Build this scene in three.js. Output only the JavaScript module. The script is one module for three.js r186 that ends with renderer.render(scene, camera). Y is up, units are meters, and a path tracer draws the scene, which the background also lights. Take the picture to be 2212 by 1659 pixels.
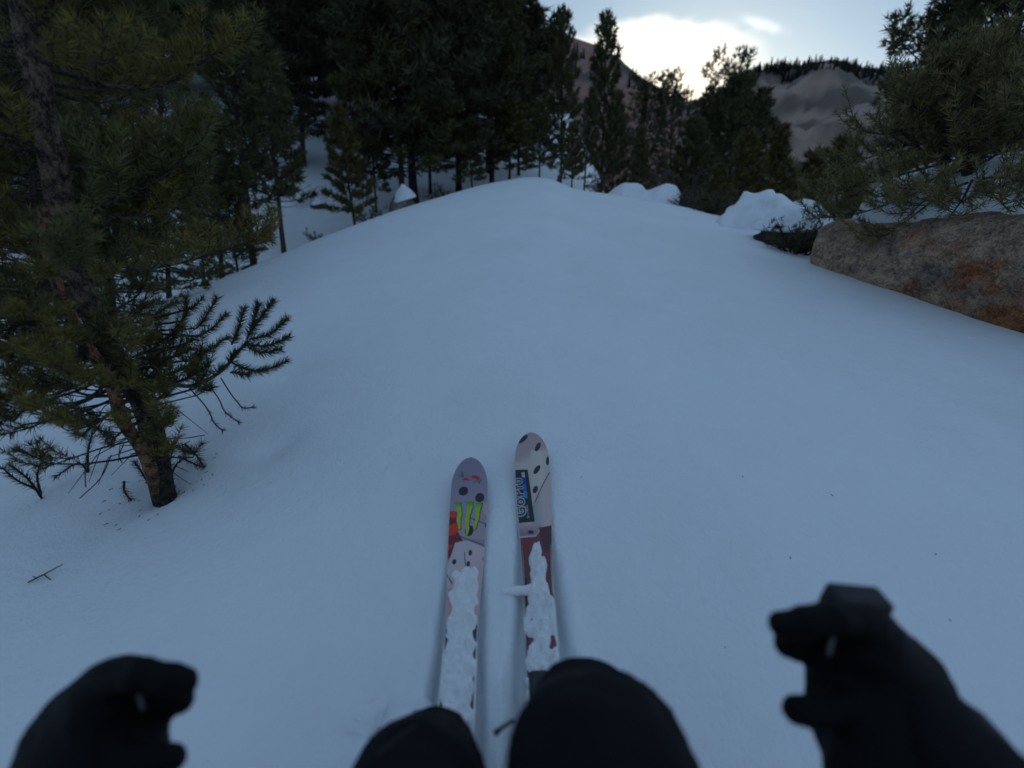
import * as THREE from 'three';
import { mergeGeometries } from 'three/addons/utils/BufferGeometryUtils.js';
import { ImprovedNoise } from 'three/addons/math/ImprovedNoise.js';
import { RoundedBoxGeometry } from 'three/addons/geometries/RoundedBoxGeometry.js';

// ------------------------------------------------------------------ camera
const EYE = 1.13, PITCH = 24 * Math.PI / 180;
const scene = new THREE.Scene();
const camera = new THREE.PerspectiveCamera(80, 4 / 3, 0.05, 3000);
camera.position.set(0, EYE, 0);
camera.rotation.set(-PITCH, 0, 0);
camera.focus = 2.0;
camera.userData.fStop = 1.4;
scene.add(camera);
const V = (x, y, z) => new THREE.Vector3(x, y, z);
const { clamp, lerp, smoothstep, degToRad: rad } = THREE.MathUtils;

// ------------------------------------------------------------------ sky: dusk, the sun just gone behind the hills ahead
const noise = new ImprovedNoise(), n3 = (x, y, z) => noise.noise(x, y, z);
function fbm(x, y, z, o = 4) { let s = 0, a = 1, t = 0; for (let i = 0; i < o; i++) { s += a * n3(x, y, z); t += a; a *= 0.5; x = x * 2.03 + 7.1; y = y * 2.03 + 3.7; z = z * 2.03 + 1.9; } return s / t; }
const SUN_AZ = 19, SUN_EL = 2;
const dirOf = (az, el) => V(Math.sin(rad(az)) * Math.cos(rad(el)), Math.sin(rad(el)), -Math.cos(rad(az)) * Math.cos(rad(el)));
function makeSky() {
  const W = 2048, H = 1024, d = new Float32Array(W * H * 4), sun = dirOf(SUN_AZ, 3);
  for (let r = 0; r < H; r++) {
    const el = ((r + 0.5) / H - 0.5) * 180;
    for (let c = 0; c < W; c++) {
      const th = ((c + 0.5) / W - 0.5) * 2 * Math.PI, ce = Math.cos(rad(el));
      const x = Math.cos(th) * ce, y = Math.sin(rad(el)), z = Math.sin(th) * ce, az = Math.atan2(x, -z) * 180 / Math.PI;
      const up = clamp(y, 0, 1), k = Math.pow(1 - up, 3.2);
      const ang = Math.acos(clamp(x * sun.x + y * sun.y + z * sun.z, -1, 1)) * 180 / Math.PI;
      let R = lerp(0.152, 0.41, k), G = lerp(0.240, 0.585, k), B = lerp(0.370, 0.80, k);
      const wide = Math.exp(-((ang / 42) ** 2)), near = Math.exp(-((ang / 12) ** 2));
      R += 0.05 * wide + 0.55 * near; G += 0.06 * wide + 0.50 * near; B += 0.05 * wide + 0.30 * near;
      const low = Math.exp(-((el / 7) ** 2)) * Math.exp(-((ang / 22) ** 2));
      R += 0.55 * low; G += 0.40 * low; B += 0.02 * low;
      if (el > -2) {
        // the bright bank of cloud over the gap, sloping down to the right, and thin streaks all round
        const da = az - 14;
        let top = 14.3 - 0.021 * Math.max(0, da) ** 2 - 0.012 * Math.max(0, -da) ** 2 + 2.6 * fbm(az * 0.16, el * 0.35, 2.2, 4);
        let bank = smoothstep(top - el, -0.35, 1.3) * smoothstep(az, -18, 2) * (1 - smoothstep(az, 19, 27));
        bank *= 0.82 + 0.35 * fbm(az * 0.1 + 4, el * 0.45, 7.7, 4);
        const wisp = smoothstep(fbm(x / (up + 0.25) * 1.9 + 3.0, z / (up + 0.25) * 4.2, 5.5, 5), 0.12, 0.5) * smoothstep(el, 3, 14) * 0.5;
        const streak = Math.exp(-(((el - 13.1 + (az - 23.6) * 0.34) / 0.34) ** 2)) * Math.exp(-(((az - 23.9) / 1.5) ** 2)) * (0.75 + 0.8 * fbm(az * 1.3, el * 2, 1, 3));
        const warm = Math.exp(-((el / 8.5) ** 2));
        bank = clamp(bank, 0, 1);
        R = lerp(R, lerp(1.3, 1.4, warm), bank); G = lerp(G, lerp(1.24, 1.1, warm), bank); B = lerp(B, lerp(1.12, 0.52, warm), bank);
        R += wisp * 0.15; G += wisp * 0.11; B += wisp * 0.09;
        R += streak * 0.6; G += streak * 0.55; B += streak * 0.5;
      }
      const i = (r * W + c) * 4;
      d[i] = R; d[i + 1] = G; d[i + 2] = B; d[i + 3] = 1;
    }
  }
  const t = new THREE.DataTexture(d, W, H, THREE.RGBAFormat, THREE.FloatType);
  t.mapping = THREE.EquirectangularReflectionMapping; t.magFilter = t.minFilter = THREE.LinearFilter; t.needsUpdate = true;
  return t;
}
scene.background = scene.environment = makeSky();
scene.backgroundIntensity = scene.environmentIntensity = 1;
const sunLight = new THREE.DirectionalLight(new THREE.Color(1, 0.82, 0.6), 0.6);
sunLight.position.copy(dirOf(SUN_AZ, SUN_EL).multiplyScalar(200));
sunLight.castShadow = true; sunLight.shadow.radius = 20;
Object.assign(sunLight.shadow.camera, { left: -60, right: 60, top: 60, bottom: -60, near: 1, far: 500 });
scene.add(sunLight, sunLight.target);
const renderer = new THREE.WebGLRenderer({ antialias: true });
renderer.setSize(1024, 768);
renderer.toneMapping = THREE.LinearToneMapping;
renderer.toneMappingExposure = 1.14;
renderer.shadowMap.enabled = true;

// ------------------------------------------------------------------ helpers
function rng(seed) { let a = seed >>> 0; return () => { a = (a + 0x6D2B79F5) | 0; let t = Math.imul(a ^ (a >>> 15), 1 | a); t = (t + Math.imul(t ^ (t >>> 7), 61 | t)) ^ t; return ((t ^ (t >>> 14)) >>> 0) / 4294967296; }; }
const used = {};
function numbered(n) { const k = used[n] = (used[n] ?? -1) + 1; return k ? `${n}_${String(k).padStart(3, '0')}` : n; }
function tag(o, label, category, group, kind) { if (label) o.userData.label = label; if (category) o.userData.category = category; if (group) o.userData.group = group; if (kind) o.userData.kind = kind; return o; }
function thing(name, label, category, p = V(0, 0, 0), group) { const g = new THREE.Group(); g.name = numbered(name); g.position.copy(p); scene.add(g); return tag(g, label, category, group); }
function mesh(name, geo, mat, parent) { const m = new THREE.Mesh(geo, mat); m.name = parent ? name : numbered(name); m.castShadow = m.receiveShadow = true; (parent || scene).add(m); return m; }
const CP = Math.cos(PITCH), SP = Math.sin(PITCH);
// sight lines measured off the photograph (2212 x 1659 units) as azimuth / slope, to stand things on the ground along them
function sight(px, py) { const x = px - 1106, y = 829.5 - py, z = 989, yw = y * CP - z * SP, f = z * CP + y * SP, h = Math.hypot(x, f); return { x: x / h, z: -f / h, slope: yw / h, az: Math.atan2(x, f), f, h }; }
function at(px, py, depth) { const s = depth / 989, y = (829.5 - py) * s, x = (px - 1106) * s; return V(x, EYE + y * CP - depth * SP, -(depth * CP + y * SP)); }
class MB {
  constructor() { this.p = []; this.c = []; this.i = []; this.uv = []; this.n = 0; this.color = false; }
  v(x, y, z, c) { this.p.push(x, y, z); if (c) { this.color = true; this.c.push(c[0], c[1], c[2]); } return this.n++; }
  tube(pts, rs, sides = 6, c, wob = 0) {
    const rows = []; let up = V(0.31, 0.2, 0.93), far = 0;
    for (let k = 0; k < pts.length; k++) {
      const t = pts[Math.min(k + 1, pts.length - 1)].clone().sub(pts[Math.max(k - 1, 0)]).normalize();
      const a = up.clone().cross(t).normalize(), b = t.clone().cross(a); up = t.clone().cross(a).cross(t).lengthSq() > 0 ? b.clone().cross(t).negate().cross(t).negate() : up;
      up = b.clone();
      const row = []; if (k) far += pts[k].distanceTo(pts[k - 1]);
      for (let s = 0; s < sides; s++) {
        const w = 2 * Math.PI * s / sides, r = rs[k] * (1 + (wob ? wob * n3(pts[k].x * 9 + Math.cos(w) * 1.3, pts[k].y * 7, pts[k].z * 9 + Math.sin(w) * 1.3) : 0)), co = Math.cos(w) * r, si = Math.sin(w) * r;
        this.uv[2 * this.n] = s / sides * 6.28 * Math.max(rs[0], 0.004); this.uv[2 * this.n + 1] = far;
        row.push(this.v(pts[k].x + a.x * co + b.x * si, pts[k].y + a.y * co + b.y * si, pts[k].z + a.z * co + b.z * si, c && (typeof c === 'function' ? c(pts[k], k) : c)));
      }
      if (k) for (let s = 0; s < sides; s++) { const q = (s + 1) % sides, A = rows[k - 1]; this.i.push(A[s], A[q], row[q], A[s], row[q], row[s]); }
      rows.push(row);
    }
    const L = rows[rows.length - 1], e = pts[pts.length - 1], m = this.v(e.x, e.y, e.z, c && (typeof c === 'function' ? c(e, pts.length - 1) : c));
    for (let s = 0; s < sides; s++) this.i.push(L[s], L[(s + 1) % sides], m);
  }
  blade(o, d, len, w, side, c) { // a flat needle: a triangle from o along d
    const a = this.v(o.x - side.x * w, o.y - side.y * w, o.z - side.z * w, c), b = this.v(o.x + side.x * w, o.y + side.y * w, o.z + side.z * w, c), t = this.v(o.x + d.x * len, o.y + d.y * len, o.z + d.z * len, c);
    this.i.push(a, b, t);
  }
  geo() {
    const g = new THREE.BufferGeometry();
    g.setAttribute('position', new THREE.BufferAttribute(new Float32Array(this.p), 3));
    if (this.color) g.setAttribute('color', new THREE.BufferAttribute(new Float32Array(this.c), 3));
    if (this.uv.length) { const u = new Float32Array(this.n * 2); for (let i = 0; i < this.uv.length; i++) u[i] = this.uv[i] ?? 0; g.setAttribute('uv', new THREE.BufferAttribute(u, 2)); }
    g.setIndex(new THREE.BufferAttribute(new Uint32Array(this.i), 1));
    g.computeVertexNormals();
    return g;
  }
}
// closed surface of a signed distance field (surface nets), for boulders, snow and the body
function field(lo, hi, cell, fn, colorOf) {
  const nx = Math.ceil((hi.x - lo.x) / cell) + 1, ny = Math.ceil((hi.y - lo.y) / cell) + 1, nz = Math.ceil((hi.z - lo.z) / cell) + 1;
  const D = new Float32Array(nx * ny * nz), id = (i, j, k) => (k * ny + j) * nx + i;
  for (let k = 0; k < nz; k++) for (let j = 0; j < ny; j++) for (let i = 0; i < nx; i++) D[id(i, j, k)] = fn(lo.x + i * cell, lo.y + j * cell, lo.z + k * cell);
  const vid = new Int32Array(nx * ny * nz).fill(-1), p = [], ix = [], col = [];
  const E = [[0, 0, 0, 1, 0, 0], [0, 1, 0, 1, 1, 0], [0, 0, 1, 1, 0, 1], [0, 1, 1, 1, 1, 1], [0, 0, 0, 0, 1, 0], [1, 0, 0, 1, 1, 0], [0, 0, 1, 0, 1, 1], [1, 0, 1, 1, 1, 1], [0, 0, 0, 0, 0, 1], [1, 0, 0, 1, 0, 1], [0, 1, 0, 0, 1, 1], [1, 1, 0, 1, 1, 1]];
  for (let k = 0; k < nz - 1; k++) for (let j = 0; j < ny - 1; j++) for (let i = 0; i < nx - 1; i++) {
    let n = 0, x = 0, y = 0, z = 0;
    for (const e of E) {
      const a = D[id(i + e[0], j + e[1], k + e[2])], b = D[id(i + e[3], j + e[4], k + e[5])];
      if ((a < 0) !== (b < 0)) { const t = a / (a - b); x += i + e[0] + t * (e[3] - e[0]); y += j + e[1] + t * (e[4] - e[1]); z += k + e[2] + t * (e[5] - e[2]); n++; }
    }
    if (n) { vid[id(i, j, k)] = p.length / 3; const X = lo.x + x / n * cell, Y = lo.y + y / n * cell, Z = lo.z + z / n * cell; p.push(X, Y, Z); if (colorOf) col.push(...colorOf(X, Y, Z)); }
  }
  const quad = (a, b, c, d, flip) => { if (a < 0 || b < 0 || c < 0 || d < 0) return; flip ? ix.push(a, c, b, a, d, c) : ix.push(a, b, c, a, c, d); };
  for (let k = 1; k < nz - 1; k++) for (let j = 1; j < ny - 1; j++) for (let i = 1; i < nx - 1; i++) {
    const s = D[id(i, j, k)] < 0;
    if (s !== D[id(i + 1, j, k)] < 0) quad(vid[id(i, j - 1, k - 1)], vid[id(i, j, k - 1)], vid[id(i, j, k)], vid[id(i, j - 1, k)], !s);
    if (s !== D[id(i, j + 1, k)] < 0) quad(vid[id(i - 1, j, k - 1)], vid[id(i - 1, j, k)], vid[id(i, j, k)], vid[id(i, j, k - 1)], !s);
    if (s !== D[id(i, j, k + 1)] < 0) quad(vid[id(i - 1, j - 1, k)], vid[id(i, j - 1, k)], vid[id(i, j, k)], vid[id(i - 1, j, k)], !s);
  }
  const g = new THREE.BufferGeometry();
  g.setAttribute('position', new THREE.BufferAttribute(new Float32Array(p), 3));
  if (colorOf) g.setAttribute('color', new THREE.BufferAttribute(new Float32Array(col), 3));
  g.setIndex(new THREE.BufferAttribute(new Uint32Array(ix), 1));
  g.computeVertexNormals();
  return g;
}
const sm = (a, b, k) => { const h = Math.max(k - Math.abs(a - b), 0) / k; return Math.min(a, b) - h * h * k * 0.25; };
function cap(x, y, z, a, b, ra, rb) { const dx = b.x - a.x, dy = b.y - a.y, dz = b.z - a.z, t = clamp(((x - a.x) * dx + (y - a.y) * dy + (z - a.z) * dz) / (dx * dx + dy * dy + dz * dz + 1e-9), 0, 1); return Math.hypot(x - a.x - dx * t, y - a.y - dy * t, z - a.z - dz * t) - lerp(ra, rb, t); }
function boxUV(g0, s = 1) { // uv in metres, each face by the plane it mostly faces
  const g = g0.toNonIndexed(), p = g.attributes.position, n = g.attributes.normal, uv = new Float32Array(p.count * 2);
  for (let f = 0; f < p.count; f += 3) {
    const sum = (get) => Math.abs(n[get](f) + n[get](f + 1) + n[get](f + 2)), ax = sum('getX'), ay = sum('getY'), az = sum('getZ');
    for (let i = f; i < f + 3; i++) { const [u, v] = ay > ax && ay > az ? [p.getX(i), p.getZ(i)] : ax > az ? [p.getZ(i), p.getY(i)] : [p.getX(i), p.getY(i)]; uv[2 * i] = u * s; uv[2 * i + 1] = v * s; }
  }
  g.setAttribute('uv', new THREE.BufferAttribute(uv, 2)); return g;
}
function noiseTex(size, seed, layers, color) { // tiling value noise, as grey or through color()
  const R = rng(seed), acc = new Float32Array(size * size); let tot = 0;
  for (const [cells, amp] of layers) {
    const g = Float32Array.from({ length: cells * cells }, R); tot += amp;
    for (let y = 0; y < size; y++) for (let x = 0; x < size; x++) {
      const fx = x / size * cells, fy = y / size * cells, ix = Math.floor(fx), iy = Math.floor(fy), u = fx - ix, v = fy - iy, a = u * u * (3 - 2 * u), b = v * v * (3 - 2 * v), q = (i, j) => g[(j % cells) * cells + (i % cells)];
      acc[y * size + x] += amp * lerp(lerp(q(ix, iy), q(ix + 1, iy), a), lerp(q(ix, iy + 1), q(ix + 1, iy + 1), a), b);
    }
  }
  const d = new Uint8Array(size * size * 4);
  for (let i = 0; i < size * size; i++) { const n = acc[i] / tot, c = color ? color(n) : [n, n, n]; d[4 * i] = c[0] * 255; d[4 * i + 1] = c[1] * 255; d[4 * i + 2] = c[2] * 255; d[4 * i + 3] = 255; }
  const t = new THREE.DataTexture(d, size, size); t.wrapS = t.wrapT = THREE.RepeatWrapping; t.magFilter = THREE.LinearFilter; t.minFilter = THREE.LinearMipmapLinearFilter; t.generateMipmaps = true; if (color) t.colorSpace = THREE.SRGBColorSpace; t.needsUpdate = true; return t;
}
function rep(t, r) { const c = t.clone(); c.repeat.set(r, r); c.needsUpdate = true; return c; }

// ------------------------------------------------------------------ materials
const snowBump = noiseTex(1024, 3, [[6, 1.2], [19, 0.9], [61, 0.55], [180, 0.45], [420, 0.5]]);
const snowTint = noiseTex(512, 5, [[4, 1], [11, 0.8], [40, 0.5], [150, 0.5]], (n) => { const k = 0.955 + (n - 0.5) * 0.05; return [k * 0.965, k * 0.985, k]; });
const grain = noiseTex(512, 9, [[8, 0.8], [30, 0.9], [90, 0.8], [200, 0.6]]);
const rockTint = noiseTex(512, 15, [[10, 0.7], [36, 1], [90, 1.1], [200, 0.9]], (n) => { const k = clamp(0.80 + (n - 0.42) * 1.1, 0.62, 1); return [k, k * 0.98, k * 0.96]; });
const barkTint = noiseTex(512, 14, [[14, 1], [44, 1], [110, 0.8]], (n) => { const k = clamp(0.35 + (n - 0.32) * 1.9, 0.25, 1); return [k, k * 0.97, k * 0.94]; });
const M = {
  snow: new THREE.MeshStandardMaterial({ map: rep(snowTint, 1 / 2.3), bumpMap: rep(snowBump, 1 / 1.7), bumpScale: 0.009, roughness: 0.75 }),
  lump: new THREE.MeshStandardMaterial({ color: new THREE.Color(0.93, 0.94, 0.95), bumpMap: rep(grain, 7), bumpScale: 0.0022, roughness: 0.85 }),
  rock: new THREE.MeshStandardMaterial({ vertexColors: true, map: rep(rockTint, 1.3), bumpMap: rep(grain, 1.6), bumpScale: 0.05, roughness: 0.95 }),
  hill: new THREE.MeshStandardMaterial({ vertexColors: true, roughness: 1 }),
  bark: new THREE.MeshStandardMaterial({ vertexColors: true, map: rep(barkTint, 3), bumpMap: rep(grain, 3), bumpScale: 0.012, roughness: 0.95 }),
  needles: new THREE.MeshStandardMaterial({ vertexColors: true, roughness: 0.75 }),
  cloth: new THREE.MeshPhysicalMaterial({ specularIntensity: 0.25, color: new THREE.Color(0.011, 0.0102, 0.0125), bumpMap: rep(grain, 9), bumpScale: 0.0012, roughness: 0.8 }),
  leather: new THREE.MeshPhysicalMaterial({ specularIntensity: 0.35, color: new THREE.Color(0.005, 0.005, 0.006), bumpMap: rep(grain, 20), bumpScale: 0.0008, roughness: 0.72 }),
  strap: new THREE.MeshStandardMaterial({ color: new THREE.Color(0.02, 0.02, 0.023), roughness: 0.7 }),
  tab: new THREE.MeshStandardMaterial({ color: new THREE.Color(0.16, 0.16, 0.16), roughness: 0.6 }),
  black: new THREE.MeshStandardMaterial({ color: new THREE.Color(0.02, 0.02, 0.023), roughness: 0.45 }),
  steel: new THREE.MeshStandardMaterial({ color: new THREE.Color(0.55, 0.55, 0.56), metalness: 0.9, roughness: 0.35 }),
  white: new THREE.MeshStandardMaterial({ color: new THREE.Color(0.6, 0.6, 0.58), roughness: 0.5 }),
  core: new THREE.MeshStandardMaterial({ color: new THREE.Color(0.03, 0.03, 0.035), roughness: 0.5 }),
};

// ------------------------------------------------------------------ the ground: a snow knoll the skier is riding up, a hollow and a wooded slope behind it
// [azimuth in degrees, angle of the knoll's crest as seen from the rider]
const CREST = [[-180, -14], [-110, -15], [-75, -15], [-50.3, -14.3], [-43.5, -12.2], [-34.4, -10], [-28.4, -8.2], [-21.5, -5.7], [-13.6, -3.2], [-5.6, -1.05], [-1.4, -0.15], [2.2, 0.3], [4.4, 0.12], [7.1, -0.85], [10.3, -1.35], [18, -2.45], [23.4, -3.55], [27.5, -4.1], [34, -5.4], [41.4, -6.5], [48, -7.4], [70, -9], [110, -12], [180, -14]];
const SIDE = CREST.map(([a, e]) => [rad(a), Math.tan(rad(e))]);
function crest(az) {
  let i = 0; while (i < SIDE.length - 2 && az > SIDE[i + 1][0]) i++;
  const [x1, y1] = SIDE[i], [x2, y2] = SIDE[i + 1], P = SIDE[Math.max(i - 1, 0)], Q = SIDE[Math.min(i + 2, SIDE.length - 1)], t = (az - x1) / (x2 - x1);
  const m1 = i ? (y2 - P[1]) / (x2 - P[0]) * (x2 - x1) : y2 - y1, m2 = (Q[1] - y1) / (Q[0] - x1) * (x2 - x1);
  const t2 = t * t, t3 = t2 * t;
  return (2 * t3 - 3 * t2 + 1) * y1 + (t3 - 2 * t2 + t) * m1 + (-2 * t3 + 3 * t2) * y2 + (t3 - t2) * m2;
}
const SKI = [{ x: -0.1352, z: -1.27, ex: -0.1175, ez: -0.63 }, { x: 0.0667, z: -1.39, ex: 0.069, ez: -0.63 }];
for (const s of SKI) { const L = Math.hypot(s.x - s.ex, s.z - s.ez); s.ux = (s.x - s.ex) / L; s.uz = (s.z - s.ez) / L; }
const wells = []; // [x, z, radius, depth]
const background = (x, z, az, r) => {
  const s = x * Math.sin(rad(-32)) - z * Math.cos(rad(-32));
  const hill = 0.285 * Math.max(0, s - 9.5) + 0.35 * fbm(x * 0.12, z * 0.12, 3, 3) * smoothstep(r, 8, 16);
  const right = smoothstep(az, 0.06, 0.3) * (1 - smoothstep(az, 2.4, 2.9)); // the ground falls away on the right
  return EYE - 2.05 + hill * (1 - 0.0022 * Math.min(s, 150)) * (1 - right) - 0.15 * Math.max(0, r - 11) * right;
};
function knoll(x, z) {
  const r = Math.hypot(x, z), az = Math.atan2(x, -z), te = crest(az), s0 = 0.194 * Math.cos(az) * smoothstep(r, 0, 0.02), g = s0 - te;
  const a = Math.max(g * g, 1e-4) / (4 * EYE);
  return s0 * r - a * r * r;
}
function ground(x, z) {
  const r = Math.hypot(x, z), az = Math.atan2(x, -z);
  let k = Math.max(knoll(x, z), -60), b = background(x, z, az, r);
  k += 0.03 * fbm(x * 0.55, z * 0.55, 9.1, 3) * smoothstep(r, 0.7, 3) + 0.009 * fbm(x * 2.2, z * 1.4, 4.4, 3) * smoothstep(r, 0.5, 1.5) + 0.0035 * fbm(x * 5 + z * 3, z * 11 - x * 4, 6.1, 3) * smoothstep(r, 0.8, 1.6) * (1 - smoothstep(r, 5, 12));
  let h = -sm(-k, -b, 0.5);
  for (const [wx, wz, R, d] of wells) { const q = ((x - wx) ** 2 + (z - wz) ** 2) / (R * R); if (q < 6) h -= d * Math.exp(-q * 1.6); }
  for (const s of SKI) { // the groove each ski presses
    const dx = x - s.x, dz = z - s.z, along = -(dx * s.ux + dz * s.uz), off = Math.abs(dx * -s.uz + dz * s.ux);
    if (along > 0 && along < 2.2 && off < 0.15) { const w = 0.039 + 0.012 * smoothstep(along, 0.3, 0.8) + 0.006 * n3(along * 7, s.x * 40, 0.3); h -= 0.026 * smoothstep(along, 0.22, 0.62) * (1 - smoothstep(off, w, w + 0.022)) - (0.011 + 0.008 * n3(dx * 40, along * 14, 2)) * smoothstep(along, 0.3, 0.6) * Math.exp(-(((off - w - 0.034) / 0.018) ** 2)); }
  }
  return h;
}
const snowAt = (px, py, r) => { const s = sight(px, py); return V(s.x * r, ground(s.x * r, s.z * r), s.z * r); };
function onSnow(px, py) { const s = sight(px, py); let a = 0.2, b = 0.2; while (b < 60 && EYE + s.slope * b > ground(s.x * b, s.z * b)) { a = b; b += 0.05; } for (let i = 0; i < 20; i++) { const m = (a + b) / 2; EYE + s.slope * m > ground(s.x * m, s.z * m) ? a = m : b = m; } return V(s.x * b, ground(s.x * b, s.z * b), s.z * b); }
const PINE = onSnow(338, 1030);
wells.push([PINE.x, PINE.z, 0.36, 0.05], [PINE.x, PINE.z, 0.12, 0.06]);
const B1 = onSnow(610, 800), B2 = onSnow(590, 950);
wells.push([B1.x, B1.z, 0.15, 0.045], [B2.x, B2.z, 0.12, 0.045]);
{
  const rs = [0.02]; while (rs[rs.length - 1] < 190) { const r = rs[rs.length - 1]; rs.push(r + Math.max(0.012, r * (r < 3 ? 0.011 : r < 30 ? 0.02 : 0.04))); }
  const azs = []; for (let a = -180; a < 180;) { azs.push(a); a += Math.abs(a) < 16 ? 0.4 : Math.abs(a) < 60 ? 0.7 : 1.5; }
  const p = [], uv = [], ix = [], n = azs.length;
  for (const r of rs) for (const a of azs) { const x = Math.sin(rad(a)) * r, z = -Math.cos(rad(a)) * r; p.push(x, ground(x, z), z); uv.push(x, z); }
  for (let j = 0; j < rs.length - 1; j++) for (let i = 0; i < n; i++) { const q = (i + 1) % n, a = j * n + i, b = j * n + q, c = a + n, d = b + n; ix.push(a, d, b, a, c, d); }
  const g = new THREE.BufferGeometry(); g.setAttribute('position', new THREE.BufferAttribute(new Float32Array(p), 3)); g.setAttribute('uv', new THREE.BufferAttribute(new Float32Array(uv), 2)); g.setIndex(new THREE.BufferAttribute(new Uint32Array(ix), 1)); g.computeVertexNormals();
  tag(mesh('snow_slope', g, M.snow), 'smooth blue-grey snow slope the skis ride on, rolling over into the woods', null, null, 'structure');
}
// ------------------------------------------------------------------ hills round the basin
function ridge(list) { return (az) => { let i = 0; while (i < list.length - 2 && az > list[i + 1][0]) i++; const t = clamp((az - list[i][0]) / (list[i + 1][0] - list[i][0]), 0, 1); return lerp(list[i][1], list[i + 1][1], t); }; }
function hill(name, label, list, D, near, rough, colorOf, step = 0.35) {
  const f = ridge(list), a0 = list[0][0], a1 = list[list.length - 1][0], N = Math.ceil((a1 - a0) / step), K = 90, p = [], c = [], ix = [];
  const h = (az, r) => { const top = D * Math.tan(rad(f(az))) + EYE, w = r < D ? (D - r) / (D - near) : (r - D) / 90; const x = Math.sin(rad(az)) * r, z = -Math.cos(rad(az)) * r; const sh = r < D ? 1 - Math.pow(w, 0.92) : 1 - 0.35 * w * w; return lerp(-12, top, sh) + rough * (fbm(x * 0.02, z * 0.02, D, 5) + 0.7 * (0.3 - Math.abs(fbm(x * 0.035 + 3, z * 0.035, D, 5)))) * D * 0.13 * Math.min(1, Math.abs(w) * 4); };
  for (let j = 0; j <= K; j++) for (let i = 0; i <= N; i++) { const az = lerp(a0, a1, i / N), r = near + (D + 80 - near) * j / K, x = Math.sin(rad(az)) * r, z = -Math.cos(rad(az)) * r, y = h(az, r); p.push(x, y, z); c.push(...colorOf(x, y, z)); }
  for (let j = 0; j < K; j++) for (let i = 0; i < N; i++) { const a = j * (N + 1) + i, b = a + 1, q = a + N + 1, d = q + 1; ix.push(a, b, d, a, d, q); }
  const g = new THREE.BufferGeometry(); g.setAttribute('position', new THREE.BufferAttribute(new Float32Array(p), 3)); g.setAttribute('color', new THREE.BufferAttribute(new Float32Array(c), 3)); g.setIndex(ix); g.computeVertexNormals();
  tag(mesh(name, g, M.hill), label, null, null, 'structure');
  return h;
}
const mixc = (a, b, t) => [lerp(a[0], b[0], t), lerp(a[1], b[1], t), lerp(a[2], b[2], t)];
const earth = (base, dark, f, s) => (x, y, z) => { const n = fbm(x * f, y * f * 1.5, z * f, 5), m = smoothstep(n, -0.06, 0.16); let c = mixc(base, dark, m); const w = smoothstep(fbm(x * f * 1.7 + 9, y * f, z * f, 4), 0.22, 0.3) * s; return mixc(c, [0.5, 0.51, 0.54], w); };
const hLeft = hill('hill', 'dark reddish brown mountainside falling to the right behind the trees', [[-180, 7], [-120, 9], [-60, 11], [-22, 12.9], [-5, 13.8], [3.5, 13.9], [8.7, 12.4], [10.7, 11.0], [14.2, 8.55], [16.1, 7.7], [18.9, 6.9], [20.8, 6.2], [28, 3], [33, 0]], 300, 90, 0.5, earth([0.27, 0.15, 0.11], [0.09, 0.07, 0.062], 0.03, 0.12));
const hRight = hill('hill', 'rounded brown hill with a fringe of trees along its skyline', [[5, 1], [14, 4.2], [18, 6.0], [20.7, 7.1], [22.9, 8.9], [24.8, 9.3], [27.5, 9.5], [30, 9.6], [32.2, 8.9], [35.1, 8.0], [37.5, 7.2], [43.7, 6.6], [70, 8], [110, 9], [180, 7]], 420, 70, 0.5, earth([0.33, 0.235, 0.18], [0.13, 0.10, 0.082], 0.035, 0.08));
const hSpur = hill('hill', 'lighter grey scree spur rising to the right below the rounded hill', [[22, -1], [25, 1.2], [26.3, 2.1], [28, 3.7], [31.3, 5.7], [34.3, 7.0], [37.4, 7.2], [43.4, 7.0], [60, 5], [80, 2]], 230, 120, 0.4, earth([0.38, 0.28, 0.22], [0.20, 0.148, 0.115], 0.08, 0.2));

// ------------------------------------------------------------------ trees
const BARK = { grey: [0.10, 0.075, 0.06], dark: [0.05, 0.038, 0.032], red: [0.15, 0.085, 0.055] };
const PAL = { dark: [[0.07, 0.067, 0.022], [0.105, 0.09, 0.025]], black: [[0.05, 0.052, 0.026], [0.078, 0.070, 0.027]], olive: [[0.095, 0.085, 0.022], [0.13, 0.105, 0.026]], mid: [[0.062, 0.064, 0.020], [0.09, 0.08, 0.024]] };
function rdir(R) { const z = R() * 2 - 1, a = R() * 6.2832, s = Math.sqrt(1 - z * z); return V(Math.cos(a) * s, z, Math.sin(a) * s); }
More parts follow.
